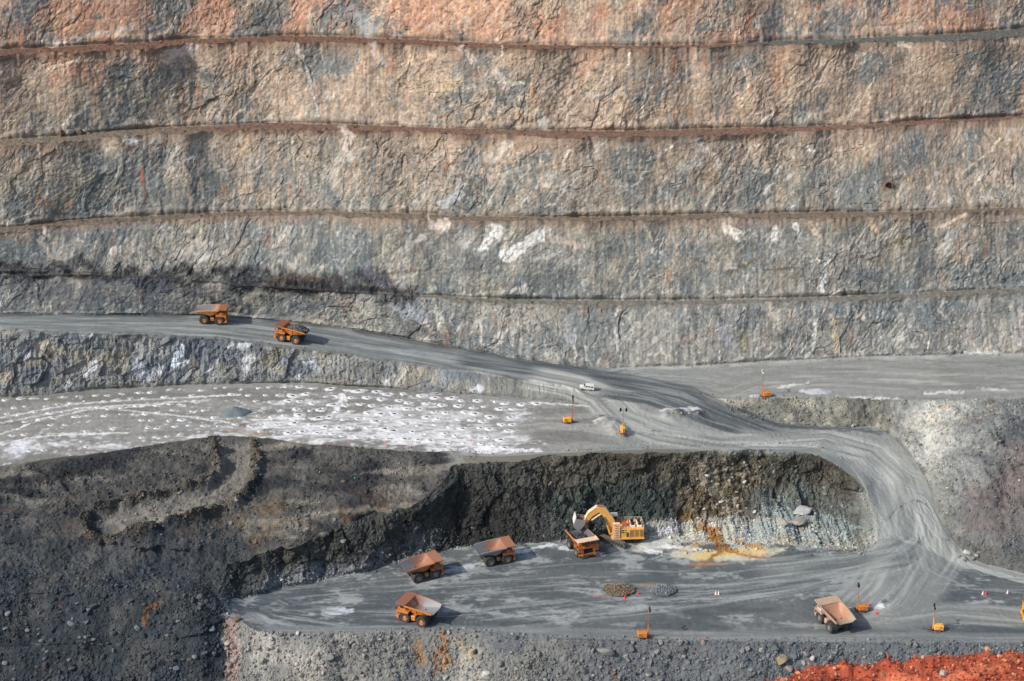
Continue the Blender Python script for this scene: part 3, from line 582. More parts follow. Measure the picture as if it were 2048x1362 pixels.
# white apron and brown seep below the face
for pts, w, col, a in [([(1300,1082),(1420,1072),(1540,1088)],34,(192,192,182),.9), ([(1290,1060),(1400,1050),(1560,1055)],22,(172,173,165),.8), ([(1350,1110),(1480,1115),(1560,1100)],16,(196,190,168),.9), ([(1500,1070),(1680,1072)],30,(152,162,159),.8), ([(1540,1030),(1690,1045)],24,(144,153,150),.8), ([(1600,1095),(1700,1090)],12,(160,168,164),.7), ([(1310,1075),(1350,1062)],8,(232,232,230),1.0), ([(1400,1048),(1440,1058)],6,(230,228,220),1.0), ([(1320,1092),(1400,1098)],7,(228,228,222),.9), ([(1290,1100),(1320,1104)],9,(222,224,224),.9),
    ([(1395,1118),(1450,1108),(1530,1102)],18,(204,180,120),1.0), ([(1370,1100),(1400,1085)],10,(190,160,110),.9), ([(1420,1066),(1450,1100),(1400,1130)],13,(128,84,36),1.0), ([(1440,1098),(1500,1112),(1540,1116)],6,(158,104,44),1.0), ([(1395,1050),(1440,1085)],13,(132,98,54),.95), ([(1470,1085),(1520,1095)],6,(176,132,76),.9), ([(1375,1132),(1450,1128)],4,(150,106,56),.9), ([(1360,1030),(1420,1050)],12,(120,96,62),.7), ([(1590,1060),(1650,1080)],12,(150,160,158),.7),
    ([(1120,1095),(1200,1108)],7,(212,216,220),.8), ([(1030,1105),(1105,1090)],6,(214,218,222),.85), ([(870,1148),(960,1128)],8,(196,202,206),.8), ([(650,1225),(700,1220)],13,(208,212,218),.85), ([(560,1245),(640,1262)],8,(150,148,144),.6), ([(500,1230),(560,1262)],14,(142,144,146),.6),
    ([(520,1200),(620,1190)],11,(84,96,104),.6), ([(1280,1172),(1310,1168)],7,(130,92,46),.8), ([(1225,1180),(1262,1178)],8,(120,92,56),.8), ([(1190,1188),(1215,1196)],5,(168,104,90),.6), ([(1750,1222),(1758,1212)],15,(224,224,228),.95)]:
    stain(pts, w, col, a, .65, .25, 1.5, (1, 2))
tracks([(1845,1090),(1800,1120),(1600,1165),(1350,1200),(1100,1225),(900,1245),(700,1245),(560,1225),(520,1205)], 60, 60, (160,166,164), (86,94,98), .62, zones=(1,), fr=8)
tracks([(1830,1100),(1700,1125),(1450,1150),(1150,1150),(900,1170),(700,1185),(560,1200)], 70, 62, (160,164,160), (88,96,98), .55, zones=(1,), fr=7)
tracks([(1100,1180),(1250,1195),(1450,1190),(1700,1160)], 60, 64, (166,172,172), (92,100,102), .6, zones=(1,), fr=7)
tracks([(1860,1080),(1880,1130),(1950,1165),(2150,1180)], 50, 66, (140,144,142), (92,98,102), .7, zones=(1,2), fr=8)
tracks([(500,1262),(900,1262),(1400,1272),(2100,1278)], 26, 68, (150,152,150), (108,112,114), .6, zones=(1,), base=(126,130,130), fr=6)
tracks([(1650,1225),(1780,1240),(1900,1225),(2100,1240)], 50, 70, (168,170,164), (116,120,118), .6, zones=(1,), base=(134,137,134), fr=7)
tracks([(1820,1090),(1840,1150),(1800,1210),(1700,1250)], 50, 72, (160,164,160), (118,122,120), .5, zones=(1,), fr=8)
for cx, cy, w, h in ((1235,1176,20,1.5), (1322,1176,18,1.0), (1942,1115,26,1.6), (1890,1250,0,0)):
    if w: heap([(cx-w*.5, cy), (cx+w*.5, cy)], w*.75, h, 2.0, .4, (1,2)); stain([(cx-w*.6, cy), (cx+w*.6, cy)], w*.7, (136,134,126), .7, .7, .5, 1.6, (1,2))
heap([(1590,1045),(1640,1035)], 24, 1.2, 1.6, .4)
# rust-stained edge of the near slope
for pts, w, col, a in [([(838,1285),(842,1320)],16,(146,112,70),.8), ([(885,1275),(890,1330)],14,(160,116,66),.85), ([(870,1300),(868,1345)],6,(120,72,34),.8), ([(925,1285),(940,1320)],16,(172,150,110),.7), ([(560,1300),(640,1330)],40,(158,154,144),.5),
    ([(1220,1330),(1230,1362)],6,(110,84,52),.5), ([(1060,1290),(1500,1300)],12,(96,98,98),.5)]:
    stain(pts, w, col, a, .7, .45, 1, (0,))

# ------------------------------------------------------------------ terrain meshes
def props(o, label=None, cat=None, group=None, kind=None):
    if label: o['label'] = label
    if cat: o['category'] = cat
    if group: o['group'] = group
    if kind: o['kind'] = kind
    return o
def ground_material(name, bump=.5, scale=2.2, rough=.93, spec=.25):
    m = bpy.data.materials.new(name); m.use_nodes = True; nt = m.node_tree; b = nt.nodes['Principled BSDF']
    at_ = nt.nodes.new('ShaderNodeAttribute'); at_.attribute_name = 'Col'
    geo = nt.nodes.new('ShaderNodeNewGeometry')
    n1 = nt.nodes.new('ShaderNodeTexNoise'); n1.inputs['Scale'].default_value = scale; n1.inputs['Detail'].default_value = 5; n1.inputs['Roughness'].default_value = .65
    nt.links.new(geo.outputs['Position'], n1.inputs['Vector'])
    mr = nt.nodes.new('ShaderNodeMapRange'); mr.inputs[1].default_value = .25; mr.inputs[2].default_value = .75; mr.inputs[3].default_value = .78; mr.inputs[4].default_value = 1.22
    nt.links.new(n1.outputs[0], mr.inputs[0])
    mx = nt.nodes.new('ShaderNodeVectorMath'); mx.operation = 'SCALE'
    nt.links.new(at_.outputs['Color'], mx.inputs[0]); nt.links.new(mr.outputs[0], mx.inputs['Scale'])
    nt.links.new(mx.outputs[0], b.inputs['Base Color'])
    bp = nt.nodes.new('ShaderNodeBump'); bp.inputs['Strength'].default_value = bump; bp.inputs['Distance'].default_value = .35
    nt.links.new(n1.outputs[0], bp.inputs['Height']); nt.links.new(bp.outputs[0], b.inputs['Normal'])
    b.inputs['Roughness'].default_value = rough; b.inputs['Specular IOR Level'].default_value = spec
    return m
M_rock = ground_material('broken_rock', .7, 2.0)
M_road = ground_material('packed_gravel', .25, 3.0, .8, .3)
def np_mesh(name, V, Fq, Cv=None, mat=None, smooth=True):
    me = bpy.data.meshes.new(name); nv = len(V); nf, k = Fq.shape
    me.vertices.add(nv); me.vertices.foreach_set('co', np.ascontiguousarray(V, f32).ravel())
    me.loops.add(nf*k); me.loops.foreach_set('vertex_index', np.ascontiguousarray(Fq, np.int32).ravel())
    me.polygons.add(nf); me.polygons.foreach_set('loop_start', np.arange(0, nf*k, k, dtype=np.int32))
    me.polygons.foreach_set('loop_total', np.full(nf, k, np.int32))
    me.polygons.foreach_set('use_smooth', np.full(nf, smooth))
    me.update(calc_edges=True)
    if Cv is not None:
        a = me.color_attributes.new('Col', 'FLOAT_COLOR', 'POINT')
        a.data.foreach_set('color', np.concatenate([Cv, np.ones((nv, 1))], 1).astype(f32).ravel())
    if mat: me.materials.append(mat)
    o = bpy.data.objects.new(name, me); COL.objects.link(o)
    return o
P3 = G+N1*D[..., None]
P3 = P3.astype(f32)
CL = np.clip(CL, .012, .86)
QX, QY = proj(P3.astype(float)); QX = QX.astype(f32); QY = QY.astype(f32)
idx = np.arange(NR*NC).reshape(NR, NC)
quad = np.stack([idx[:-1, :-1], idx[:-1, 1:], idx[1:, 1:], idx[1:, :-1]], -1)
qz = ZI[:-1, :-1]; qx = PX[:-1, :-1]
def terrain(name, mask, label, cat, mat, smooth=None):
    if smooth is None: smooth = mat is not M_rock
    q = quad[mask]; u, inv = np.unique(q, return_inverse=True)
    o = np_mesh(name, P3.reshape(-1, 3)[u], inv.reshape(-1, 4), CL.reshape(-1, 3)[u], mat, smooth)
    return props(o, label, cat, kind='structure')
terrain('near_slope', (qz == 0) & (qx >= 450), 'grey rubble slope dropping away below the pit floor', 'slope', M_rock)
terrain('muck_slope', (qz <= 1) & (qx < 450), 'dark blue grey rubble slope in the lower left corner', 'slope', M_rock)
terrain('pit_floor', (qz == 1) & (qx >= 450), 'dark wheel-marked pit floor where the trucks queue', 'ground', M_road)
terrain('muck_face', (qz == 2) & (qx < 1765), 'dark dug rock face behind the excavator', 'rock face', M_rock)
terrain('muck_pile', (qz == 3) & (qx < 900), 'brownish grey blasted rock surface with a dozer trail', 'rubble', M_rock)
terrain('blast_bench', (qz == 4) & (qx < 1190), 'pale dusty bench drilled with rows of blast holes', 'ground', M_road)
terrain('lower_ramp', ((qz == 4) & (qx >= 1190)) | ((qz == 3) & (qx >= 900)) | ((qz == 2) & (qx >= 1765)) | ((qz == 5) & (qx >= 1190) & (qx < 1450)), 'curving gravel ramp from the junction down to the pit floor', 'road', M_road)
terrain('ramp_face', (qz == 5) & (qx < 1190), 'grey rock face under the upper haul road', 'rock face', M_rock)
terrain('earth_bank', (qz == 5) & (qx >= 1450) & (qx < 1770), 'low grey earth bank between the two roads', 'bank', M_rock)
terrain('spoil_slope', (qz == 5) & (qx >= 1770), 'broad slope of pale tipped rock at the right edge', 'slope', M_rock)
terrain('haul_road', qz == 6, 'upper haul road running along the foot of the wall', 'road', M_road)
for k, nm, lb in ((7, 'lowest', 'lowest grey face of the pit wall above the haul road'), (9, 'second', 'second face up, grey rock with big white quartz patches'), (11, 'third', 'third face up with the small dark tunnel mouth'), (13, 'fourth', 'fourth face up, tan and grey with leaning white veins'), (15, 'top', 'topmost orange face in view'), (17, 'upper', None), (19, 'rim', None)):
    terrain('pit_wall_face', qz == k, lb or 'orange rock face above the top of the picture, step %d' % k, 'rock face', M_rock)
for k, lb in ((8, 'lowest narrow ledge crossing the pit wall'), (10, 'second ledge up, grey brown'), (12, 'third ledge up, reddish brown'), (14, 'top ledge in view, reddish with grey gravel to the right'), (16, 'ledge above the picture'), (18, 'upper ledge above the picture')):
    terrain('wall_ledge', qz == k, lb, 'ledge', M_rock)
terrain('plateau', qz == 20, 'red ground beyond the far rim of the pit', 'ground', M_rock)

# ------------------------------------------------------------------ where things stand
def at(px, py, zs=None):
    """ground point seen at this photo pixel"""
    i = int(np.argmin(np.abs(cols-px))); c = QY[:, i]
    ok = (c[:-1] >= py) & (c[1:] < py)
    if zs is not None: ok &= np.isin(ZID[:-1], zs)
    r = np.where(ok)[0]
    r = r[0] if len(r) else int(np.argmin(np.abs(c-py)+(0 if zs is None else 1e6*~np.isin(ZID, zs))))
    r2 = min(r+1, NR-1); t = 0 if r2 == r or c[r2] == c[r] else float((c[r]-py)/(c[r]-c[r2])); t = min(1, max(0, t))
    return Vector((P3[r, i]*(1-t)+P3[r2, i]*t).tolist())
def height(x, y, z):
    for _ in range(4):
        px, py = proj(np.array([x, y, z])); z = at(float(px), float(py)).z
    return z

# ------------------------------------------------------------------ loose rock
ico = []
g = (1+5**.5)/2
icoV = np.array([(-1,g,0),(1,g,0),(-1,-g,0),(1,-g,0),(0,-1,g),(0,1,g),(0,-1,-g),(0,1,-g),(g,0,-1),(g,0,1),(-g,0,-1),(-g,0,1)], float)/math.sqrt(1+g*g)
icoF = np.array([(0,11,5),(0,5,1),(0,1,7),(0,7,10),(0,10,11),(1,5,9),(5,11,4),(11,10,2),(10,7,6),(7,1,8),(3,9,4),(3,4,2),(3,2,6),(3,6,8),(3,8,9),(4,9,5),(2,4,11),(6,2,10),(8,6,7),(9,8,1)])
def rock_cloud(name, picks, size, col, label, flat=.75):
    n = len(picks); V = icoV[None]*np.array([1, 1, 1.])
    V = V*(1+rng.uniform(-.32, .32, (n, 12, 1)))
    V = V*np.stack([rng.uniform(.75, 1.35, n), rng.uniform(.7, 1.2, n), rng.uniform(.45, .95, n)], -1)[:, None]
    # random rotations
    a = rng.normal(size=(n, 4)); a /= np.linalg.norm(a, axis=1, keepdims=True); w_, x_, y_, z_ = a.T
    Rm = np.stack([1-2*(y_*y_+z_*z_), 2*(x_*y_-z_*w_), 2*(x_*z_+y_*w_), 2*(x_*y_+z_*w_), 1-2*(x_*x_+z_*z_), 2*(y_*z_-x_*w_), 2*(x_*z_-y_*w_), 2*(y_*z_+x_*w_), 1-2*(x_*x_+y_*y_)], -1).reshape(n, 3, 3)
    V = np.einsum('nij,nkj->nki', Rm, V)*size[:, None, None]
    V += picks[:, None]+np.array([0, 0, 1.])*size[:, None, None]*.25
    Fc = (icoF[None]+12*np.arange(n)[:, None, None]).reshape(-1, 3)
    Cv = np.repeat(np.clip(col, .015, .8)[:, None], 12, 1).reshape(-1, 3)
    o = np_mesh(name, V.reshape(-1, 3), Fc, Cv, M_rock, False)
    return props(o, label, 'rubble', kind='stuff')
area = np.zeros((NR, NC), f32)
e1_ = np.linalg.norm(np.cross(P3[1:, 1:]-P3[:-1, :-1], P3[:-1, 1:]-P3[1:, :-1]), axis=-1)*.5
area[:-1, :-1] = e1_
def scatter(name, wfun, n, r0, r1, label, tint=(1, 1, 1), bright=(.8, 1.7), power=2.6, seed=0):
    m = wfun()*area*((PX > -260) & (PX < 2320) & (PY < 1440))*np.where((PX < -20) | (PX > 2070), .5, 1)
    p = (m/m.sum()).ravel().astype(float); cs_ = np.cumsum(p); ii = np.searchsorted(cs_, rng.uniform(0, cs_[-1], n)); ii = np.clip(ii, 0, NR*NC-1)
    rr, cc = ii//NC, ii % NC; rr2 = np.minimum(rr+1, NR-1); cc2 = np.minimum(cc+1, NC-1)
    a, b = rng.uniform(0, 1, (2, n, 1))
    pos = P3[rr, cc]*(1-a)*(1-b)+P3[rr2, cc]*a*(1-b)+P3[rr, cc2]*(1-a)*b+P3[rr2, cc2]*a*b
    size = r0*(1-rng.uniform(0, 1, n)*(1-(r0/r1)**power))**(-1/power)
    col = CL[rr, cc]*rng.uniform(*bright, (n, 1))*np.array(tint)*(1+rng.uniform(-.08, .08, (n, 3)))
    col = col*1.15/(1+1.3*CL[rr, cc].mean(1, keepdims=True)); return rock_cloud(name, pos, size, col, label)
nz = lambda sx, sy, seed: fbm(X/sx, Y/sy, 3, seed)
scatter('slope_rubble', lambda: (ZI == 0)*(PX > 440)*(.35+sstep(-.2, .4, nz(8, 8, 951))), 15000, .18, 1.25, 'loose grey rocks covering the slope below the pit floor', bright=(.65, 1.7))
scatter('dark_rubble', lambda: (ZI <= 1)*(PX < 455)*(.3+sstep(-.2, .4, nz(9, 9, 952))), 9000, .16, 1.0, 'loose dark rocks on the lower left slope', bright=(.7, 1.9))
scatter('muck_rubble', lambda: (ZI == 3)*(PX < 960)*sstep(.0, .4, nz(7, 6, 953)+.15), 9000, .14, .75, 'broken rock strewn over the blasted muck pile', bright=(.7, 1.7))
scatter('face_rubble', lambda: (ZI == 2)*(PX < 1750)*(.3+1.2*sstep(.6, .1, T)+sstep(1330, 1400, PX)*.6), 13000, .16, .8, 'loose rock lying on and below the dug face', bright=(.75, 2.0))
scatter('spoil_rubble', lambda: (ZI == 5)*(PX > 1450)*(.5+sstep(.0, .4, nz(6, 6, 954))), 9500, .16, .75, 'tipped rock covering the spoil slope and bank', bright=(.8, 1.5))
scatter('ledge_rubble', lambda: np.isin(ZI, (8, 10, 12, 14))*1.0+(np.isin(ZI, (7, 9, 11, 13))*((T < .06)*.5+(T > .95)*.2)), 9000, .12, .75, 'small stones scattered along the wall ledges', bright=(.6, 1.4))
scatter('toe_rubble', lambda: ((ZI == 5)*(PX < 1190)*((T < .2)+(T > .97)*.8))+((ZI == 6)*((T < .06)*.25+(T > .93)*.5)), 3500, .12, .5, 'small stones along the foot of the ramp face', bright=(.7, 1.3))
scatter('toe_scree', lambda: (PX > 480)*(PX < 1740)*((ZI == 1)*np.exp(-((1-T)/(.025+.05*sstep(1280, 1350, PX)))**2)*(.2+sstep(-.1, .4, nz(6, 6, 957)))*(1+4*sstep(640, 500, PX))+(ZI == 2)*(T < .1)*1.2), 5000, .15, .9, 'scree fallen on to the pit floor below the dug face', bright=(.8, 1.5))
def bund(pts, w):
    d, S, _ = pdist(PX, PY, pts, 1.5); return (ZI == 3)*np.exp(-(d/w)**2)
scatter('bund_rubble', lambda: bund(bl, 9)+bund(br, 9), 2600, .2, .8, 'rough rubble heaped along both sides of the dozer trail', bright=(.8, 1.7))
scatter('crest_rubble', lambda: ((ZI == 1)*(T < .03)*(PX > 470)+(ZI == 4)*(T < .03)*(PX > 860)*(PX < 1700)+(ZI == 2)*(T > .93)), 2400, .15, .6, 'stones lying along the crest lines of the pit floor', bright=(.7, 1.6))

# ------------------------------------------------------------------ materials for things
def paint(name, col, dirt=(.16, .13, .10), amt=.45, rough=.5, metal=0.0, scale=1.3, streak=False):
    m = bpy.data.materials.new(name); m.use_nodes = True; nt = m.node_tree; b = nt.nodes['Principled BSDF']
    tc = nt.nodes.new('ShaderNodeTexCoord'); n1 = nt.nodes.new('ShaderNodeTexNoise'); n1.inputs['Scale'].default_value = scale; n1.inputs['Detail'].default_value = 6; n1.inputs['Roughness'].default_value = .65
    nt.links.new(tc.outputs['Object'], n1.inputs['Vector'])
    mr = nt.nodes.new('ShaderNodeMapRange'); mr.inputs[1].default_value = .42; mr.inputs[2].default_value = .72; mr.inputs[4].default_value = amt
    nt.links.new(n1.outputs[0], mr.inputs[0])
    mx = nt.nodes.new('ShaderNodeMix'); mx.data_type = 'RGBA'
    mx.inputs[6].default_value = (*col, 1); mx.inputs[7].default_value = (*dirt, 1)
    nt.links.new(mr.outputs[0], mx.inputs[0]); nt.links.new(mx.outputs[2], b.inputs['Base Color'])
    b.inputs['Roughness'].default_value = rough; b.inputs['Metallic'].default_value = metal
    return m
def worn_steel(name, rust, steel, x0, x1):
    """bed plate: scoured steel towards the tail, rust towards the front"""
    m = paint(name, rust, (.20, .11, .07), .6, .55); nt = m.node_tree; b = nt.nodes['Principled BSDF']
    tc = nt.nodes.new('ShaderNodeTexCoord'); sx = nt.nodes.new('ShaderNodeSeparateXYZ'); nt.links.new(tc.outputs['Object'], sx.inputs[0])
    n = nt.nodes.new('ShaderNodeTexNoise'); n.inputs['Scale'].default_value = .8; n.inputs['Detail'].default_value = 5; nt.links.new(tc.outputs['Object'], n.inputs['Vector'])
    ma = nt.nodes.new('ShaderNodeMath'); ma.operation = 'MULTIPLY_ADD'; ma.inputs[1].default_value = 5; nt.links.new(n.outputs[0], ma.inputs[0]); nt.links.new(sx.outputs[0], ma.inputs[2])
    mr = nt.nodes.new('ShaderNodeMapRange'); mr.inputs[1].default_value = x0+2.5; mr.inputs[2].default_value = x1+2.5; nt.links.new(ma.outputs[0], mr.inputs[0])
    mx = nt.nodes.new('ShaderNodeMix'); mx.data_type = 'RGBA'; mx.inputs[6].default_value = (*steel, 1)
    old = b.inputs['Base Color'].links[0].from_socket
    nt.links.new(mr.outputs[0], mx.inputs[0]); nt.links.new(old, mx.inputs[7]); nt.links.new(mx.outputs[2], b.inputs['Base Color'])
    return m
ORANGE = (.80, .27, .035)
M = dict(
    orange=paint('orange_paint', (.74, .25, .04), (.24, .13, .07), .75, scale=1.8), orange2=paint('faded_orange_paint', (.78, .36, .12), (.34, .18, .09), .6),
    rustbody=paint('rust_dusted_paint', (.50, .17, .05), (.05, .035, .025), .85, scale=2.2), brown=paint('dusty_shaded_orange_paint', (.42, .17, .06), (.12, .09, .07), .6), tan=paint('chalky_tan_paint', (.50, .34, .24), (.34, .22, .15), .6),  # brown: orange truck paint with shade put into its colour
    greybed=paint('bare_grey_steel', (.24, .25, .27), (.30, .17, .10), .5), cream=paint('pale_sunlit_paint', (.84, .62, .42), (.5, .3, .16), .4),  # cream: sun glare on the loaded truck's canopy put into the colour
    yellow=paint('yellow_paint', (.85, .42, .03), (.35, .2, .06), .35), amber=paint('amber_paint', (.90, .45, .10), (.40, .22, .08), .5), white=paint('white_paint', (.80, .79, .74), (.4, .36, .3), .25, .4),
    dark=paint('dark_steel', (.035, .035, .037), (.12, .10, .08), .5, .6), black=paint('black_gap', (.012, .012, .013), (.03, .03, .03), .3, .7),
    tyre=paint('dusty_rubber', (.028, .028, .029), (.13, .125, .115), .7, .85), tread=paint('track_steel', (.17, .165, .15), (.08, .07, .06), .6, .6),
    rimo=paint('orange_hub', (.62, .26, .08), (.2, .12, .08), .6), rimg=paint('grey_hub', (.22, .22, .21), (.1, .09, .08), .6),
    rust=paint('rusty_steel', (.42, .15, .07), (.16, .08, .05), .6), red=paint('red_paint', (.62, .10, .05), (.2, .08, .05), .3), glass=paint('cab_glass', (.02, .024, .03), (.05, .05, .05), .3, .12),
    lamp=paint('lamp_glass', (.75, .75, .68), (.5, .5, .45), .2, .2), pinkred=paint('red_tape', (.85, .07, .06), (.5, .1, .1), .2), green=paint('green_tape', (.03, .6, .30), (.03, .4, .2), .2),
    hiviz=paint('yellow_green_panel', (.50, .72, .03), (.3, .4, .05), .2), darkgreen=paint('dark_green_print', (.02, .10, .04), (.02, .08, .04), .2),
    louvre=paint('dull_louvre', (.30, .19, .07), (.12, .09, .05), .5))
liner = [worn_steel('rusty_bed_liner', (.31, .125, .07), (.23, .23, .24), -1.6, 1.6), worn_steel('scoured_bed_liner', (.33, .145, .085), (.15, .165, .18), -4.0, -1.0), worn_steel('tan_bed_liner', (.46, .24, .14), (.34, .28, .22), -5.5, -2.0), worn_steel('dark_bed_liner', (.13, .14, .16), (.11, .12, .14), -3, 2)]

class MB:
    def __init__(s): s.v = []; s.f = []
    def add(s, vs, fs, M4=None):
        n = len(s.v); s.v += [tuple((M4 @ Vector(v))) if M4 else tuple(v) for v in vs]; s.f += [tuple(i+n for i in f) for f in fs]; return s
    def box(s, x0, x1, y0, y1, z0, z1, M4=None, bev=0.0):
        if bev:
            b = bev
            pr = [(x0+b, y0), (x1-b, y0), (x1, y0+b), (x1, y1-b), (x1-b, y1), (x0+b, y1), (x0, y1-b), (x0, y0+b)]
            sh = lambda q: [(x0+b if abs(a-x0) < 1e-6 else x1-b if abs(a-x1) < 1e-6 else a, y0+b if abs(c-y0) < 1e-6 else y1-b if abs(c-y1) < 1e-6 else c) for a, c in q]
            vs = [(a, c, z0) for a, c in pr]+[(a, c, z1-b) for a, c in pr]+[(a, c, z1) for a, c in sh(pr)]
            fs = [tuple(range(7, -1, -1)), tuple(range(16, 24))]
            for k in (0, 8):
                for i in range(8): j = (i+1) % 8; fs.append((k+i, k+j, k+8+j, k+8+i))
            return s.add(vs, fs, M4)
        vs = [(x0,y0,z0),(x1,y0,z0),(x1,y1,z0),(x0,y1,z0),(x0,y0,z1),(x1,y0,z1),(x1,y1,z1),(x0,y1,z1)]
        return s.add(vs, [(0,3,2,1),(4,5,6,7),(0,1,5,4),(1,2,6,5),(2,3,7,6),(3,0,4,7)], M4)
    def tube(s, a, b, r, r2=None, n=8, M4=None):
        a = Vector(a); b = Vector(b); d = (b-a).normalized(); r2 = r if r2 is None else r2
        u = d.cross(Vector((0, 0, 1)) if abs(d.z) < .9 else Vector((1, 0, 0))).normalized(); w = d.cross(u)
        vs = [a+(u*math.cos(t)+w*math.sin(t))*r for t in [2*math.pi*i/n for i in range(n)]]+[b+(u*math.cos(t)+w*math.sin(t))*r2 for t in [2*math.pi*i/n for i in range(n)]]
        fs = [(i, (i+1) % n, n+(i+1) % n, n+i) for i in range(n)]+[tuple(range(n-1, -1, -1)), tuple(range(n, 2*n))]
        return s.add(vs, fs, M4)
    def prism(s, prof, y0, y1, M4=None, taper=None):
        """profile in x,z extruded along y"""
        n = len(prof); vs = [(x, y0, z) for x, z in prof]+[(x, y1, z) for x, z in prof]
        return s.add(vs, [tuple(range(n)), tuple(range(2*n-1, n-1, -1))]+[(i, n+i, n+(i+1) % n, (i+1) % n) for i in range(n)], M4)
    def lathe(s, prof, n=24, M4=None):
        """profile of (radius, y) turned about the y axis"""
        k = len(prof); vs = []
        for i in range(n):
            t = 2*math.pi*i/n
            for r, y in prof: vs.append((r*math.cos(t), y, r*math.sin(t)))
        fs = []
        for i in range(n):
            j = (i+1) % n
            for q in range(k-1): fs.append((i*k+q, j*k+q, j*k+q+1, i*k+q+1))
        return s.add(vs, fs, M4)
    def obj(s, name, mat, parent=None, smooth=False, M4=None):
        me = bpy.data.meshes.new(name); me.from_pydata(s.v, [], s.f)
        import bmesh
        bm = bmesh.new(); bm.from_mesh(me); bmesh.ops.recalc_face_normals(bm, faces=bm.faces); bm.to_mesh(me); bm.free()
        if smooth:
            for p in me.polygons: p.use_smooth = True
        me.materials.append(mat); o = bpy.data.objects.new(name, me); COL.objects.link(o); o.parent = parent
        if M4: o.matrix_local = M4
        return o
def thing(name, label, cat, loc, yaw=0, group=None, tilt=0, roll=0, scale=1):
    o = bpy.data.objects.new(name, None); COL.objects.link(o); o.empty_display_size = .5
    o.matrix_world = Matrix.Translation(loc) @ Matrix.Rotation(yaw, 4, 'Z') @ Matrix.Rotation(tilt, 4, 'Y') @ Matrix.Rotation(roll, 4, 'X') @ Matrix.Scale(scale, 4)
    return props(o, label, cat, group)
def settle(px, py, yaw, half=2.95, side=2.6):
    """ground point plus the pitch and roll that set the wheels on it"""
    p = at(px, py); c, s = math.cos(yaw), math.sin(yaw)
    hs = {}
    for i, j in ((1, 1), (1, -1), (-1, 1), (-1, -1)):
        x = p.x+c*half*i-s*side*j; y = p.y+s*half*i+c*side*j; hs[i, j] = height(x, y, p.z)
    f = (hs[1, 1]+hs[1, -1])/2; r = (hs[-1, 1]+hs[-1, -1])/2; l = (hs[1, 1]+hs[-1, 1])/2; q = (hs[1, -1]+hs[-1, -1])/2
    p.z = (f+r)/2-.05
    return p, -math.atan2(f-r, 2*half), math.atan2(l-q, 2*side)

